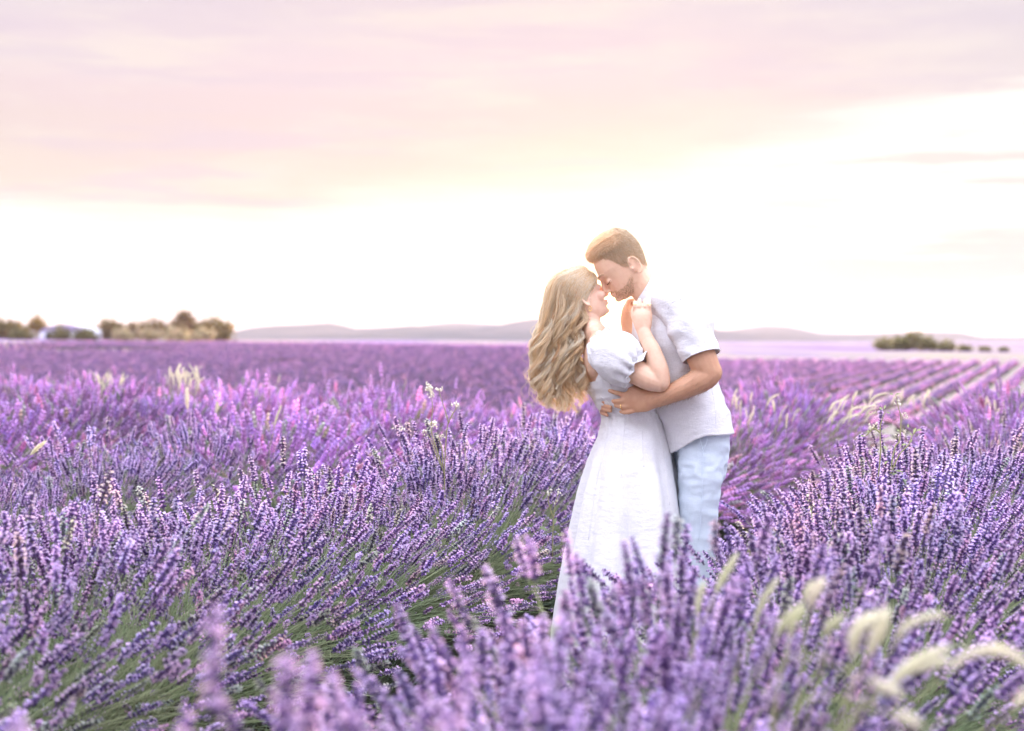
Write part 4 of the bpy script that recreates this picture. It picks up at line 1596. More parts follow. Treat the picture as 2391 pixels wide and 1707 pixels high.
fr = finger_ring(PP(1452, 949.5, -.163), arr(PP(1461, 949, -.170)) - arr(PP(1449, 949.5, -.160)), .0098, .0022)
child('wedding_ring', fr)
# ------------------------------------------------------------------ the woman
wp, wy = R(24), R(20)
HW = HeadFrame(1349, 690, 0.0, (math.cos(wp) * math.cos(wy), math.cos(wp) * math.sin(wy), math.sin(wp)), (-math.sin(wp), 0, math.cos(wp)), 0.97)
W_HEAD = [(.108, .020, -.035, .022), (.100, .048, -.058, .044), (.085, .068, -.074, .058), (.058, .080, -.085, .068), (.030, .085, -.088, .071),
          (.012, .086, -.086, .070), (-.002, .079, -.082, .068), (-.020, .080, -.075, .066), (-.040, .082, -.066, .062), (-.058, .084, -.052, .056),
          (-.074, .083, -.035, .049), (-.088, .080, -.012, .040), (-.100, .076, .01, .030), (-.107, .064, .03, .018)]
wc = Clay()
wc.add(*ring_loft(head_rings(HW, W_HEAD)))
wc.tube([HW.w((.083, 0, .004)), HW.w((.090, 0, -.012)), HW.w((.098, 0, -.028)), HW.w((.1045, 0, -.040))], [.0055, .0065, .0075, .0075], sub=3)
for s_ in (-1, 1):
    wc.ball(HW.w((.094, s_ * .009, -.043)), (.008, .006, .0055), rot=HW.R)
    wc.ball(HW.w((.072, s_ * .029, -.004)), (.013, .014, .0095), rot=HW.R)
    wc.ball(HW.w((.062, s_ * .040, -.034)), (.020, .018, .018), rot=HW.R)
    ear(wc, HW, -.004, -.020, s_, .062, h=.027, wd=.015)
wc.tube([HW.w((.078, .018, -.063)), HW.w((.090, .006, -.060)), HW.w((.090, -.006, -.060)), HW.w((.078, -.018, -.063))], [.003, .0048, .0048, .003])
wc.tube([HW.w((.077, .016, -.067)), HW.w((.088, .005, -.070)), HW.w((.088, -.005, -.070)), HW.w((.077, -.016, -.067))], [.003, .0055, .0055, .003])
wc.ball(HW.w((.075, 0, -.094)), (.011, .015, .010), rot=HW.R)
# neck, trunk
wc.tube([PP(1362, 715), PP(1371, 745), PP(1379, 775), PP(1388, 800)], [(.046, .044), (.045, .043), (.050, .046), (.08, .055)], n=18)
wc.tube([PP(1392, 792, 0), PP(1408, 832), PP(1428, 880), PP(1462, 940), PP(1482, 1000), PP(1482, 1060)],
        [(.120, .046), (.130, .070), (.120, .082), (.105, .082), (.125, .095), (.15, .11)], n=20)
# back muscles and shoulder blades
for s_ in (-1, 1):
    wc.ball(PP(1392, 835, s_ * .065), (.045, .055, .075))
# near arm: bent, hand gripping the shirt front
wc.tube([PP(1402, 806, -.11), PP(1424, 828, -.150), PP(1468, 858, -.195), PP(1512, 882, -.228), PP(1540, 893, -.240)], [.044, .046, .045, .041, .034], n=16)
wc.tube([PP(1543, 891, -.240), PP(1538, 862, -.240), PP(1524, 822, -.226), PP(1510, 792, -.210), PP(1502, 772, -.200)],
        [(.034, .032), (.033, .033), (.028, .030), (.022, .025), (.019, .022)], n=16)
wc.tube([PP(1502, 774, -.200), PP(1501, 758, -.198), PP(1500, 738, -.192), PP(1500, 724, -.182)], [(.016, .023), (.016, .031), (.016, .034), (.014, .031)], n=16)
hx_ = [1481.5, 1493.5, 1505.5, 1517]
ty_ = [706, 700, 702, 709]
for q in range(4):
    x_ = hx_[q]
    finger(wc, [PP(x_ + .3, 726, -.186), PP(x_, 716, -.190), PP(x_, ty_[q], -.176), PP(x_ - .8, ty_[q] + 3, -.156), PP(x_ - 1, ty_[q] + 12, -.150)], .0064 if q < 3 else .0058)
wc.tube([PP(1486, 752, -.190), PP(1479, 738, -.178), PP(1478, 725, -.165), PP(1481, 716, -.152)], [.012, .0098, .0085, .0072], n=10, sub=2)
# far arm and hand
wc.tube([PP(1400, 806, .11), PP(1430, 835, .150), PP(1470, 865, .175), PP(1500, 870, .180)], [.046, .046, .042, .036], n=16)
wc.tube([PP(1500, 872, .180), PP(1482, 835, .170), PP(1468, 795, .150), PP(1465, 768, .135)], [(.036, .034), (.032, .032), (.024, .024), (.019, .019)], n=16)
wc.tube([PP(1465, 770, .135), PP(1464, 750, .130), PP(1465, 730, .124), PP(1468, 718, .118)], [(.016, .020), (.018, .024), (.020, .022), (.018, .020)], n=14)
for q in range(4):
    yy_ = (.150, .133, .116, .100)[q]
    finger(wc, [PP(1464 + q, 726, yy_), PP(1463 + q, 712, yy_ - .002), PP(1467 + q, 702, yy_ - .006), PP(1475 + q, 700, yy_ - .010), PP(1480 + q, 708, yy_ - .01)], .0074)
# legs and feet under the skirt
for s_ in (-1, 1):
    wc.tube([PP(1482, 1040, s_ * .07), PP(1476, 1130, s_ * .078), PP(1470, 1300, s_ * .075), PP(1468, 1420, s_ * .07), PP(1462, 1530, s_ * .07), PP(1455, 1690, s_ * .07)],
            [(.080, .090), (.072, .070), (.052, .052), (.044, .044), (.044, .044), (.030, .030)], n=14)
    a_ = arr(PP(1455, 1690, s_ * .07))
    wc.tube([(a_[0] - .025, a_[1], .035), (a_[0] + .06, a_[1], .035), (a_[0] + .14, a_[1], .022)], [(.030, .032), (.036, .028), (.032, .018)], n=12)
me = wc.fuse('body', 0.0032, smooth=5, factor=0.5, ratio=0.5)
me.materials.append(m_skin)
V = coords(me)
L = HW.l(V)
C = np.tile(arr((0.70, 0.46, 0.32)), (len(V), 1))
hd = (np.abs(L[:, 1]) < .09) & (L[:, 2] > -.12) & (L[:, 2] < .13) & (L[:, 0] > -.11) & (L[:, 0] < .13)
C[hd] = arr((0.78, 0.54, 0.40))
x, y, z = L[:, 0], L[:, 1], L[:, 2]
lip = blob(.086, 0, -.065, .012, .018, .009)
C = C * (1 - .6 * lip) + arr((0.62, 0.24, 0.22)) * .6 * lip
chk = blob(.062, .045, -.034, .03, .02, .02)
C = C * (1 - .3 * chk) + arr((0.74, 0.36, 0.28)) * .3 * chk
paint(me, C)
woman = empty('person', (PP(1465, 1690).x, Y0, 0))
tag(woman, 'woman with long wavy blonde hair in a white puff-sleeved dress, leaning back in an embrace', 'person')
winv = Vector(woman.location)


def wchild(name, me, parent=None):
    o = link(name, me, parent or woman)
    o.location = -winv if parent is None else (0, 0, 0)
    return o


wchild('body', me)

# --- dress: bodice and skirt in one sheet, with a scooped back
def ring_w(y, xl, xr, d, yr=None, n=144):
    return ring_px((xl, y), (xr, y if yr is None else yr), d, n)


R_ = [ring_w(806, 1386, 1462, .128, 800), ring_w(840, 1377, 1482, .142, 835), ring_w(888, 1364, 1504, .138, 878), ring_w(925, 1384, 1528, .128, 915), ring_w(952, 1400, 1540, .120, 945),
      ring_w(975, 1409, 1546, .122, 970), ring_w(1005, 1403, 1554, .140, 1005), ring_w(1040, 1390, 1563, .165), ring_w(1080, 1376, 1571, .195), ring_w(1120, 1366, 1580, .220),
      ring_w(1180, 1353, 1590, .25), ring_w(1280, 1333, 1600, .29), ring_w(1400, 1313, 1608, .33), ring_w(1530, 1298, 1618, .36), ring_w(1660, 1286, 1628, .39)]
G = smooth_rings(R_, 8)
k_, n_ = G.shape[:2]
th = np.linspace(0, 2 * math.pi, n_, endpoint=False)
rows = np.arange(k_)[:, None]
skirt = sm(44, 100, rows)
folds = (np.sin(th * 9 + .6 + .25 * np.sin(th * 2))[None] * .016 + np.sin(th * 17 + 2)[None] * .006 + np.sin(th * 5 + 1)[None] * .014) * skirt
gath = np.sin(th * 34)[None] * .0016 * np.exp(-((rows - 42) / 6.0) ** 2)
w = wr(G.reshape(-1, 3), 6.0, 21.0, (1.6, 1.6, .7)).reshape(k_, n_) * .0050
w2 = wr(G.reshape(-1, 3), 15.0, 23.0, (1, 1, 2.6)).reshape(k_, n_) * (.0055 * np.exp(-((rows - 30) / 15.0) ** 2) + .0012)
G = displace(G, folds + gath + w + w2)
# top edge: low at the back (left in the picture), higher at the sides and the front
topv = np.interp(np.cos(th), [-1, -.90, -.66, -.45, -.2, .2, 1], [17.2, 17.2, 16.5, 10.0, 5.0, 4, 5])
for c_ in range(n_):
    t0 = topv[c_]
    src = np.arange(k_, dtype=float)
    new = t0 + (src / 40.0) * (40 - t0)
    new = np.where(src < 40, new, src)
    col3 = np.stack([np.interp(new, src, G[:, c_, q]) for q in range(3)], 1)
    G[:, c_] = col3
dress = solid(wchild('dress', surface_grid(G, 'dress', m_cotton)), 0.002)
dress['label'] = 'white cotton dress with a scooped back and a long flared skirt'
DRESS_G = G.copy()
cloth_seam('seams', [DRESS_G], [
    [(1460, 968), (1457, 1010), (1453, 1060), (1450, 1110)], [(1497, 966), (1499, 1010), (1501, 1055), (1503, 1090)],
    [(1528, 964), (1538, 1010), (1548, 1060), (1556, 1110), (1564, 1180)], [(1428, 972), (1420, 1010), (1408, 1060), (1396, 1110), (1384, 1180), (1374, 1260)],
    [(1402, 925), (1420, 940), (1432, 962)], [(1412, 870), (1426, 900), (1440, 925)]], .0014, m_cotton, dress)
A = Clay()
A.tube([Vector(p) for p in list(G[0]) + [G[0][0]]], [.002] * (n_ + 1), n=5, sub=1, round_ends=False)
me = bpy.data.meshes.new('seams'); me.from_pydata(A.V, [], A.F); me.materials.append(m_cotton)
me.polygons.foreach_set('use_smooth', np.ones(len(me.polygons), bool))
wchild('seams', me, dress)['kind'] = 'stuff'


def puff(side, seed):
    s = side
    pts = [PP(1410, 806, s * .105), PP(1415, 812, s * .130), PP(1425, 822, s * .155), PP(1441, 833, s * .178), PP(1460, 846, s * .195), PP(1476, 856, s * .204), PP(1484, 860, s * .208), PP(1493, 866, s * .214)]
    rad = [.044, .062, .078, .086, .082, .068, .052, .064]
    G = tube_rings(pts, rad, n=96, round_ends=False, sub=6)
    k, n = G.shape[:2]
    th = np.linspace(0, 2 * math.pi, n, endpoint=False)
    r = np.arange(k)[:, None] / (k - 1)
    g1 = np.sin(th * 15 + seed + 1.2 * np.sin(th * 3))[None] * .0050 * np.exp(-((r - .16) / .10) ** 2)
    g2 = np.sin(th * 11 + seed * 2 + 1.0 * np.sin(th * 2))[None] * .0075 * np.exp(-((r - .80) / .16) ** 2)
    rf = np.sin(th * 7 + seed)[None] * .009 * sm(.88, 1.0, r)
    w = wr(G.reshape(-1, 3) @ np.array([[.85, 0, .52], [0, 1, 0], [-.52, 0, .85]]), 8.0, seed, (.8, 1, 1.8)).reshape(k, n) * .0055
    return displace(G, g1 + g2 + rf + w)


for s_, sd in ((-1, 31.0), (1, 33.0)):
    G = puff(s_, sd)
    o = wchild('puff_sleeve', surface_grid(G, 'puff_sleeve', m_cotton), dress)
    solid(o, 0.002)

# --- rings and earring
for q, st in ((0, .0032), (2, 0.0), (3, .0026)):
    if q == 2:
        continue
    x_ = hx_[q]
    wchild('ring', finger_ring(PP(x_, 712, -.189), (0, .1, 1), .0070, .0010, 0))
A = Clay()
ep = HW.w((-.002, -.074, -.050))
for q in range(9):
    a = q / 9 * 2 * math.pi
    A.ball(ep + arr((math.cos(a) * .005, 0, -.012 + math.sin(a) * .008)), .0020)
me = bpy.data.meshes.new('earring'); me.from_pydata(A.V, [], A.F); me.materials.append(m_gold)
wchild('earring', me)

# --- hair
rgh = np.random.default_rng(99)
GUIDES = np.array([
    [(1389, 648), (1380, 670), (1366, 694), (1358, 718), (1366, 745), (1352, 778), (1350, 800), (1358, 826)],
    [(1384, 642), (1368, 666), (1352, 698), (1345, 735), (1349, 775), (1344, 820), (1353, 868), (1364, 912)],
    [(1374, 637), (1352, 658), (1334, 700), (1330, 745), (1334, 795), (1337, 850), (1348, 900), (1360, 950)],
    [(1360, 634), (1334, 656), (1316, 700), (1312, 750), (1314, 805), (1320, 860), (1328, 915), (1336, 968)],
    [(1346, 633), (1314, 652), (1298, 700), (1293, 755), (1290, 810), (1294, 865), (1302, 920), (1314, 972)],
    [(1332, 635), (1298, 656), (1282, 704), (1273, 760), (1266, 815), (1268, 870), (1276, 918), (1290, 958)],
    [(1322, 639), (1286, 664), (1270, 715), (1258, 768), (1247, 820), (1245, 872), (1252, 912), (1262, 945)],
    [(1316, 644), (1280, 672), (1262, 722), (1246, 770), (1236, 815), (1232, 855), (1236, 890), (1242, 922)],
], float)
# the left-hand guides hang a little closer to the back
for gi, dxs in ((4, 3), (5, 7), (6, 12), (7, 16)):
    GUIDES[gi, :, 0] += dxs * np.array([0, .2, .5, .8, 1, 1, 1, 1])
GUIDES[1:, 7, 1] += np.array([0, -4, 4, -8, 6, -8, 0])
ng, nk = GUIDES.shape[:2]


def guide(u):
    f = u * (ng - 1); i = int(min(f, ng - 2)); t = f - i
    return GUIDES[i] * (1 - t) + GUIDES[i + 1] * t


def cat(P, sub):
    out = []
    m = len(P)
    for i in range(m - 1):
        p0, p1, p2, p3 = P[max(i - 1, 0)], P[i], P[i + 1], P[min(i + 2, m - 1)]
        for s in range(sub):
            t = s / sub
            out.append(0.5 * ((2 * p1) + (-p0 + p2) * t + (2 * p0 - 5 * p1 + 4 * p2 - p3) * t * t + (-p0 + 3 * p1 - 3 * p2 + p3) * t ** 3))
    out.append(P[-1])
    return np.array(out)


# depth of the hair at each control point: follows the head, then hangs in a fan
DPT = np.array([.030, .066, .078, .080, .085, .088, .085, .078])
strands, scol = [], []
hc0 = HW.c
for lk in range(190):
    v = rgh.uniform(-1, 1) if lk > 110 else -rgh.uniform(.45, 1.0)
    u = float(np.clip((int(rgh.random() * 10) + .5 + rgh.normal(0, .15)) / 10, 0, 1))
    g = guide(u)
    depth = DPT * (v if abs(v) > .15 else v)
    shrink = 1.0 - rgh.uniform(0, .26) ** 1.2
    ctl = np.array([arr(PP(g[q, 0], g[q, 1], depth[q])) for q in range(nk)])
    # keep deeper layers slightly inside
    path = cat(ctl, 5)
    end = int(len(path) * (shrink if u > .15 else 1.0))
    path = path[:max(end, 12)]
    # resample to 30 points
    m = 30
    tt = np.linspace(0, len(path) - 1, m)
    path = np.stack([np.interp(tt, np.arange(len(path)), path[:, q]) for q in range(3)], 1)
    s = np.linspace(0, 1, m)
    amp = (0.0200 if u > .1 else .014) * rgh.uniform(.7, 1.35) * sm(.26, .62, s)
    cell = int(u * 9.99)
    fr = 3.2 + .5 * math.sin(cell * 2.4)
    ph = cell * 2.1 + v * 1.6 + rgh.normal(0, .35)
    arg = 2 * math.pi * fr * s ** 1.15 + ph
    path[:, 0] += np.sin(arg) * amp
    path[:, 1] += np.cos(arg) * amp * .75
    ns = int(rgh.integers(12, 20))
    base = rgh.choice(4, p=(.34, .30, .24, .12))
    cc = (arr((0.99, 0.85, 0.62)), arr((0.97, 0.78, 0.50)), arr((0.99, 0.92, 0.76)), arr((0.86, 0.60, 0.34)))[base]
    T = np.gradient(path, axis=0); T /= np.linalg.norm(T, axis=1, keepdims=True)
    A1 = np.cross(T, (0, 1.0, 0)); A1 /= np.linalg.norm(A1, axis=1, keepdims=True) + 1e-9
    wid = (.0110 * (1 - .25 * sm(0, .35, s) - .50 * s ** 2)) * rgh.uniform(.7, 1.25)
    tip_spread = 1 + 1.3 * sm(.86, 1.0, s)
    for q in range(ns):
        a1, a2 = rgh.normal(0, .52), rgh.normal(0, .26)
        p = path + A1 * (a1 * wid * tip_spread)[:, None] + np.array((0, 1.0, 0)) * (a2 * wid * tip_spread)[:, None]
        p = p + A1 * (np.sin(s * rgh.uniform(8, 20) + rgh.uniform(0, 6)) * .0012)[:, None]
        if rgh.random() < .05:
            p = p + np.cumsum(rgh.normal(0, .0009, (m, 3)), 0) * s[:, None] * 3
        strands.append(p); scol.append(cc)
for _ in range(150):
    b0 = strands[int(rgh.integers(0, len(strands)))].copy()
    s0 = np.linspace(0, 1, len(b0))[:, None]
    b0 += np.array((-1.0 * rgh.random(), rgh.normal(0, .6), rgh.normal(0, .4))) * .022 * s0 + np.cumsum(rgh.normal(0, .0012, b0.shape), 0) * s0 * 2
    strands.append(b0); scol.append(arr((0.97, 0.84, 0.60)))
# keep the hair outside the skull
S_ = np.array(strands)
l = HW.l(S_.reshape(-1, 3))
q = l / np.array((.089, .075, .108)) - np.array((0, 0, 0))
ztab = np.array(sorted(W_HEAD))
ft2, bt2, wt2 = (np.interp(l[:, 2], ztab[:, 0], ztab[:, q]) for q in (1, 2, 3))
cx2 = (ft2 + bt2) / 2 - .006
cc2 = np.where(l[:, 0] > cx2, (l[:, 0] - cx2) / (ft2 + .006 - cx2), (l[:, 0] - cx2) / (cx2 - bt2 + .006))
room = 1 - cc2 ** 2
need = (wt2 + .006 + .005 * rgh.random(len(l))) * np.sqrt(np.clip(room, 0, 1)) ** .88
sg = np.where(l[:, 1] >= 0, 1.0, -1.0)
push = (room > 0) & (np.abs(l[:, 1]) < need) & (l[:, 2] > -.07) & (l[:, 2] < .1075)
l[:, 1] = np.where(push, sg * need, l[:, 1])
S_ = HW.w(l).reshape(S_.shape)
hair = wchild('hair', strand_mesh('hair', S_, .0019, .0009, np.array(scol), m_hair_w, rgh, .13))
hair['label'] = 'long wavy blonde hair hanging down her back'
# the inner body of the hair
hk = Clay()
hk.tube([HW.w((-.045, 0, .050)), HW.w((-.070, 0, .0)), PP(1312, 730), PP(1308, 780), PP(1308, 820), PP(1310, 850)], [(.058, .050), (.056, .034), (.044, .026), (.034, .020), (.024, .016), (.016, .012)], n=18)
# skull cap up to the hairline
th_cap = head_rings(HW, [t for t in W_HEAD if t[0] > .0], grow=.002)
hk.add(*ring_loft(th_cap))
me = hk.fuse('hair_mass', 0.006, smooth=3)
me.materials.append(m_hair_w)
V = coords(me); Nn = vnormals(me)
# keep the cap off the face
L = HW.l(V)
face = (L[:, 0] > np.interp(L[:, 2], [-.1, 0, .03, .06, .09], [.0, .03, .052, .066, .08])) & (L[:, 2] < .09)
V[face] = HW.w(L[face] * np.array((.86, .86, 1.0)))
set_coords(me, V)
paint(me, np.tile(arr((0.95, 0.78, 0.52)), (len(V), 1)))
wchild('hair_mass', me, hair)
# sandals
A = Clay()
for s_ in (-1, 1):
    a_ = arr(PP(1455, 1690, s_ * .07))
    A.tube([(a_[0] - .05, a_[1], .012), (a_[0] + .06, a_[1], .012), (a_[0] + .18, a_[1], .010)], [(.036, .010), (.040, .009), (.036, .008)], n=12)
me = bpy.data.meshes.new('sandals'); me.from_pydata(A.V, [], A.F); me.materials.append(m_leather)
wchild('sandals', me)
# ------------------------------------------------------------------ pale grass plumes and wild flowers among the lavender
m_plume = plant_mat('dry grass plume', 0.45, vary=0.1)
C_PL = np.array((0.86, 0.82, 0.68)); C_PLG = np.array((0.68, 0.70, 0.46))
C_ST = np.array((0.46, 0.46, 0.26))
rgp = np.random.default_rng(314)


def plume_mesh(path, r, col, hairs=240):
    """feathery seed head along a path of points"""
    A = Acc()
    P = cat(np.array([list(p) for p in path], float), 6)
    n = len(P)
    t = np.linspace(0, 1, n)
    prof = np.clip(np.sin(np.pi * np.clip(t * .93 + .05, 0, 1)) ** .45, .12, 1)
    V, F = ring_loft(tube_rings([Vector(p) for p in P], list(prof * r * .42), n=7, sub=1, round_ends=False))
    tri = []
    for f in F:
        tri += [f] if len(f) == 3 else [(f[0], f[1], f[2]), (f[0], f[2], f[3])]
    A.add(V, np.array(tri), col * .92)
    T = np.gradient(P, axis=0); T /= np.linalg.norm(T, axis=1, keepdims=True)
    hairs = hairs * 2
    k = rgp.integers(0, n, hairs)
    d = rgp.normal(size=(hairs, 3)); d -= T[k] * (d * T[k]).sum(1, keepdims=True); d /= np.linalg.norm(d, axis=1, keepdims=True)
    root = P[k] + d * (prof[k] * r * .5)[:, None] + T[k] * rgp.uniform(-.5, .5, (hairs, 1)) * r * .6
    tip = root + d * (prof[k] * r * rgp.uniform(.35, 1.05, hairs))[:, None] + T[k] * (r * rgp.uniform(.8, 2.4, hairs))[:, None]
    side = np.cross(T[k], d) * (r * .09)
    V = np.stack([root - side, root + side, tip], 1).reshape(-1, 3)
    A.add(V, np.arange(hairs * 3).reshape(-1, 3), np.repeat(col[None] * rgp.uniform(.85, 1.15, (hairs, 1)), 3, 0))
    return A.mesh('plume', m_plume)


def stalk(root, inv, path, r, green=0.0, hairs=240, lean=None):
    """a stem from the ground to the plume, and the plume"""
    col = C_PL * (1 - green) + C_PLG * green
    p0, p1 = np.array(path[0], float), np.array(path[1], float)
    g = np.array((inv[0] + (p0[0] - inv[0]) * .45, inv[1] + (p0[1] - inv[1]) * .45, inv[2]))
    d0 = (p0 - p1) / np.linalg.norm(p0 - p1)
    mid = p0 + d0 * .12 + np.array((0, 0, -.06))
    A = Acc()
    pts = cat(np.array([g, (g * .5 + mid * .5), mid, p0]), 4)
    V, F = ring_loft(tube_rings([Vector(p) for p in pts], [.0013] * len(pts), n=4, sub=1, round_ends=False))
    tri = []
    for f in F:
        tri += [f] if len(f) == 3 else [(f[0], f[1], f[2]), (f[0], f[2], f[3])]
    A.add(V, np.array(tri), C_ST)
    o = link('stem', A.mesh('stem', m_plume), root); o.location = -Vector(inv)
    o = link('plume', plume_mesh(path, r, col, hairs), root); o.location = -Vector(inv)


def clump(label, foot, stalks, group='pale grass plumes'):
    x, y = foot
    inv = (x, y, ground_z1(x, y))
    root = empty('plume_grass', inv)
    tag(root, label, 'plume grass', group)
    for pts, r, green, hairs in stalks:
        r = r * (1.05 if y < 3 else 1.0)
        stalk(root, inv, pts, r, green, hairs)


def px_path(Y, *pts):
    return [list(ray_point(a, b, Y + (c[0] if c else 0))) for a, b, *c in pts]


def foot_of(px, Y):
    return ((px - 1195.5) / FPX * Y, Y)


clump('cream plume grass arching to the right in the lower right corner', foot_of(2230, 1.68), [
    (px_path(1.59, (2217, 1566), (2255, 1533), (2302, 1519), (2348, 1524), (2386, 1544)), .0072, 0, 420),
    (px_path(1.68, (2366, 1650), (2391, 1630), (2425, 1618)), .0065, 0, 240)])
clump('pair of pale plumes lying side by side, left of the arching plume', foot_of(2120, 1.68), [
    (px_path(1.65, (2078, 1598), (2110, 1568), (2150, 1540), (2192, 1521)), .0078, .15, 380),
    (px_path(1.70, (2140, 1568), (2170, 1553), (2200, 1545)), .0060, .1, 260)])
clump('two thick cream plumes standing upright above the blurred lavender', foot_of(2010, 1.72), [
    (px_path(1.70, (1990, 1532), (1994, 1495), (2012, 1462), (2046, 1441)), .0088, .1, 420),
    (px_path(1.74, (2026, 1530), (2046, 1490), (2062, 1450)), .0085, .1, 400)])
clump('slender cream plume bending right over the two thick ones', foot_of(2100, 1.81), [
    (px_path(1.76, (2090, 1500), (2112, 1466), (2148, 1446), (2190, 1438)), .0062, .15, 300)])
clump('short pale seed heads low in the bottom right of the picture', foot_of(2080, 1.59), [
    (px_path(1.55, (2036, 1590), (2058, 1600), (2084, 1611)), .0070, .0, 240),
    (px_path(1.46, (2086, 1667), (2108, 1674), (2130, 1683)), .0065, .1, 240)])
clump('small bright plume beside two greenish ones, under the right mound', foot_of(1890, 2.06), [
    (px_path(2.06, (1894, 1416), (1898, 1394), (1910, 1372)), .0095, 0, 300),
    (px_path(2.11, (1876, 1404), (1882, 1388), (1890, 1370)), .0060, .6, 200)])
clump('greenish plumes leaning right, left of the thick cream pair', foot_of(1860, 1.89), [
    (px_path(1.85, (1812, 1488), (1830, 1455), (1860, 1420)), .0062, .7, 260),
    (px_path(1.89, (1844, 1490), (1852, 1455), (1872, 1428)), .0058, .7, 240),
    (px_path(1.85, (1930, 1490), (1936, 1468), (1952, 1450)), .0070, .6, 240)])
clump('greenish-cream plume between the couple and the thick plumes', foot_of(1780, 2.15), [
    (px_path(2.15, (1765, 1444), (1782, 1402), (1810, 1361)), .0062, .5, 260)])
clump('long straw-coloured plume just right of the dress hem', foot_of(1690, 2.24), [
    (px_path(2.24, (1671, 1386), (1688, 1350), (1712, 1308)), .0072, .5, 280),
    (px_path(2.24, (1628, 1440), (1632, 1400), (1640, 1372)), .0060, .5, 200)])


def many(label, foot, Y, box, n, lean, r, h=38):
    st = []
    for _ in range(n):
        x = rgp.uniform(box[0], box[2]); y = rgp.uniform(box[1], box[3])
        l = rgp.normal(lean, .35)
        s = h * rgp.uniform(.5, 1.05)
        dyy = rgp.uniform(-.4, .4)
        r_ = r * .74
        st.append((px_path(Y, (x, y + s * .5, dyy), (x + l * s * .35, y, dyy), (x + l * s * .9, y - s * .45 + abs(l) * s * .22, dyy)), r * .74 * rgp.uniform(.7, 1.2), rgp.uniform(0, .3), 90))
    clump(label, foot, st)


many('dense cluster of sunlit plumes leaning right, beyond the man', foot_of(2000, 8.6), 8.6, (1930, 925, 2040, 990), 20, 1.0, .0125)
many('loose sunlit plumes close behind the shirt of the man', foot_of(1775, 9.0), 9.0, (1705, 920, 1850, 985), 14, .15, .0115)
many('row of far pale plumes at the foot of the striped field', foot_of(2110, 11.0), 11.0, (2015, 918, 2210, 945), 13, .25, .0135, 32)
many('far pale plumes at the right edge, below the striped rows', foot_of(2340, 10.0), 10.0, (2290, 930, 2388, 960), 6, .1, .0120, 32)
many('white fluffy tuft of grass rising before the dark far field at left', foot_of(430, 11.5), 11.5, (392, 862, 470, 892), 34, 0, .0110, 40)
many('smaller soft grass tuft left of the white fluffy one', foot_of(262, 11.5), 11.5, (228, 880, 290, 900), 13, 0, .0100, 32)
clump('single white plume left of the weed, with purple spikes around', foot_of(437, 8.8), [(px_path(8.8, (438, 956), (437, 935), (437, 913)), .0150, 0, 200)])
clump('second single white plume, slightly lower and to the right', foot_of(508, 8.6), [(px_path(8.6, (505, 964), (508, 945), (512, 924)), .0130, 0, 200)])
clump('thin greenish plume leaning right in the second row', foot_of(648, 7.5), [(px_path(7.5, (641, 995), (647, 972), (655, 952)), .0080, .6, 160)])
clump('pale bent plume low near the left edge, between the first two rows', foot_of(85, 5.8), [(px_path(5.8, (72, 1062), (85, 1048), (100, 1036)), .0100, .3, 160)])


# tall wild flowers
def weed(label, foot, Y, stems, heads, leaves, white=False):
    x, y = foot
    inv = (x, y, ground_z1(x, y))
    root = empty('wild_flower', inv)
    tag(root, label, 'wild flower', 'tall wild flowers in the lavender')
    A = Acc()
    for pts in stems:
        P = cat(np.array([list(ray_point(a, b, Y)) for a, b in pts]), 4)
        V, F = ring_loft(tube_rings([Vector(p) for p in P], list(np.linspace(.0030, .0013, len(P))), n=5, sub=1, round_ends=False))
        tri = []
        for f in F:
            tri += [f] if len(f) == 3 else [(f[0], f[1], f[2]), (f[0], f[2], f[3])]
        A.add(V, np.array(tri), (0.42, 0.42, 0.24))
    o = link('stem', A.mesh('stem', m_plume), root); o.location = -Vector(inv)
    for hx0, hy0, r, n in heads:
        A = Acc()
        c = np.array(list(ray_point(hx0, hy0, Y)))
        for _ in range(n):
            q = c + rgp.normal(0, r * .55, 3)
            rr_ = r * rgp.uniform(.22, .42)
            ax = [np.array(v, float) * rr_ for v in ((1, 0, 0), (-1, 0, 0), (0, 1, 0), (0, -1, 0), (0, 0, 1.2), (0, 0, -1.2))]
            A.add([q + v for v in ax], [(0, 2, 4), (2, 1, 4), (1, 3, 4), (3, 0, 4), (2, 0, 5), (1, 2, 5), (3, 1, 5), (0, 3, 5)], np.array((.86, .84, .74)) * rgp.uniform(.85, 1.1))
            d = rgp.normal(size=3); d /= np.linalg.norm(d); e = np.cross(d, rgp.normal(size=3)); e /= np.linalg.norm(e)
            A.add([q, q + d * rr_ * 2 + e * rr_ * .7, q + d * rr_ * 2 - e * rr_ * .7], [(0, 1, 2)], (.90, .88, .80))
        o = link('flower_head', A.mesh('flower_head', m_plume), root); o.location = -Vector(inv)
    A = Acc()
    for lx, ly, ang, ln in leaves:
        c = np.array(list(ray_point(lx, ly, Y)))
        d = np.array((math.cos(ang), rgp.normal(0, .3), math.sin(ang))); d /= np.linalg.norm(d)
        s = np.cross(d, (0, 1, .3)); s /= np.linalg.norm(s); s = s + np.array((0, .5, 0))
        A.add([c, c + d * ln * .45 + s * ln * .16, c + d * ln + (0, 0, -ln * .15), c + d * ln * .45 - s * ln * .16], [(0, 1, 2), (0, 2, 3)], (.30, .38, .22))
    if leaves:
        o = link('leaf', A.mesh('leaf', m_plume), root); o.location = -Vector(inv); o['kind'] = 'stuff'


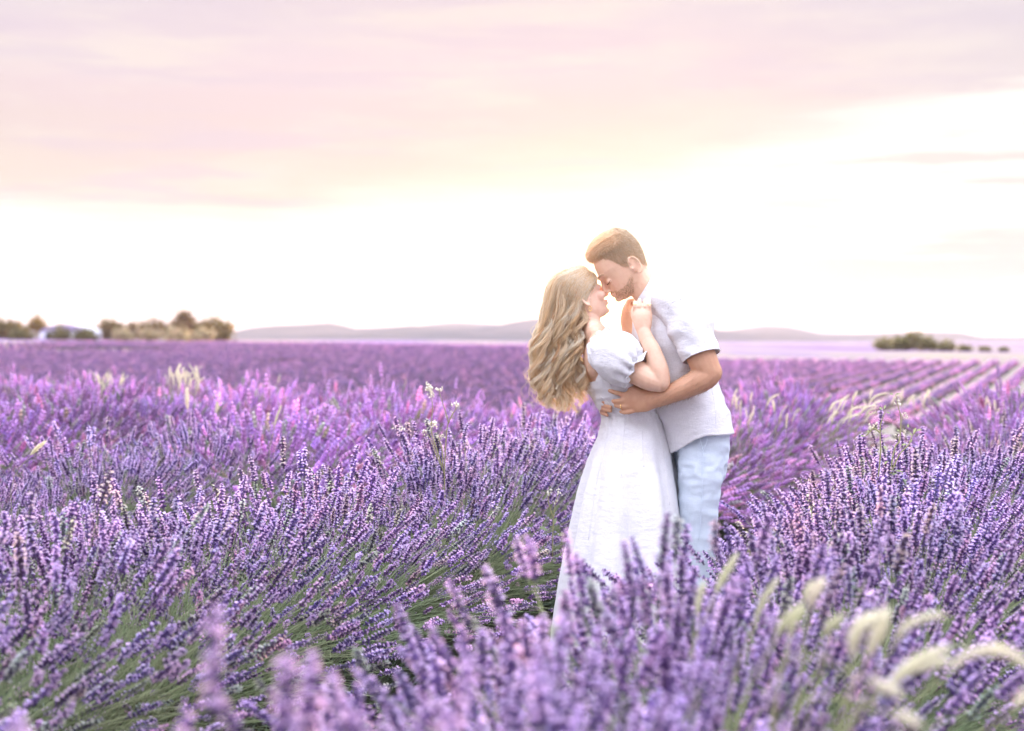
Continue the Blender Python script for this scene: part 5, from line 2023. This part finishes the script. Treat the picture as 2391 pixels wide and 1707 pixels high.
gfoot = lambda px, Y: ray_point(px, 1500, Y)
weed('tall pale weed with cream seed heads left of the woman', foot_of(1035, 5.7), 5.7,
     [[(1040, 1250), (1038, 1100), (1043, 1010), (1046, 985), (1038, 955), (1028, 925), (1026, 910)],
      [(1046, 990), (1056, 968), (1064, 955), (1066, 942)],
      [(1038, 1110), (1022, 1056), (1010, 1020), (1007, 990), (1010, 955), (1008, 930)],
      [(1036, 1100), (1018, 1062), (1008, 1030), (995, 1010)], [(1034, 1090), (1032, 1050), (1024, 1020), (1030, 1015)]],
     [(1000, 898, .012, 7), (1001, 908, .014, 9), (1006, 920, .013, 9), (1022, 907, .010, 6), (1030, 910, .010, 7), (1065, 943, .013, 9), (1012, 993, .014, 8), (1019, 990, .014, 8),
      (992, 1009, .011, 7), (1026, 1021, .010, 6), (1036, 1018, .010, 6), (1046, 1000, .008, 5), (1055, 962, .006, 4), (1042, 974, .006, 4), (1032, 948, .005, 3), (924, 1000, .008, 4), (938, 998, .010, 6)], [])
weed('branching wild plant with white blossoms standing above the right mound', foot_of(2092, 4.75), 4.75,
     [[(2076, 1200), (2080, 1100), (2090, 1045), (2100, 1030), (2103, 1000), (2104, 975), (2102, 965), (2096, 945), (2094, 930), (2090, 920)],
      [(2078, 1110), (2100, 1062), (2122, 1038), (2130, 1018), (2140, 1006)],
      [(2050, 1120), (2056, 1060), (2055, 1008), (2058, 985), (2066, 962)],
      [(2054, 1010), (2040, 1000), (2028, 1012), (2018, 1020)]],
     [(2098, 941, .0085, 10), (2115, 970, .0085, 8), (2032, 998, .0095, 11), (2048, 990, .0070, 6), (2112, 1007, .0070, 6), (2107, 966, .005, 4), (2088, 944, .004, 3), (2040, 1045, .005, 4), (2022, 1045, .004, 4)],
     [(2086, 922, 2.7, .022), (2090, 922, .5, .020), (2060, 958, 2.3, .022), (2064, 956, 1.3, .020), (2068, 962, -.2, .018), (2132, 1012, 1.2, .026), (2140, 1006, .6, .024), (2018, 1020, 2.6, .020), (2028, 1012, 1.9, .018),
      (2100, 1008, 2.4, .018), (2122, 1036, .9, .022), (2070, 1050, 2.2, .022), (2104, 1040, .4, .022), (2064, 1085, .9, .022), (2080, 1110, .5, .025), (2120, 1000, 1.5, .018), (2130, 1018, 2.1, .016), (2090, 1100, .1, .03)])
weed('low creamy wild flower growing right beside the dress, at knee height', foot_of(1300, 5.6), 5.6,
     [[(1290, 1300), (1292, 1220), (1298, 1170), (1306, 1150)], [(1292, 1210), (1280, 1170), (1284, 1150)]],
     [(1284, 1152, .012, 7), (1306, 1150, .012, 7), (1298, 1172, .010, 6)], [(1290, 1230, 1.2, .05), (1300, 1250, .2, .05), (1280, 1240, 2.6, .05)])
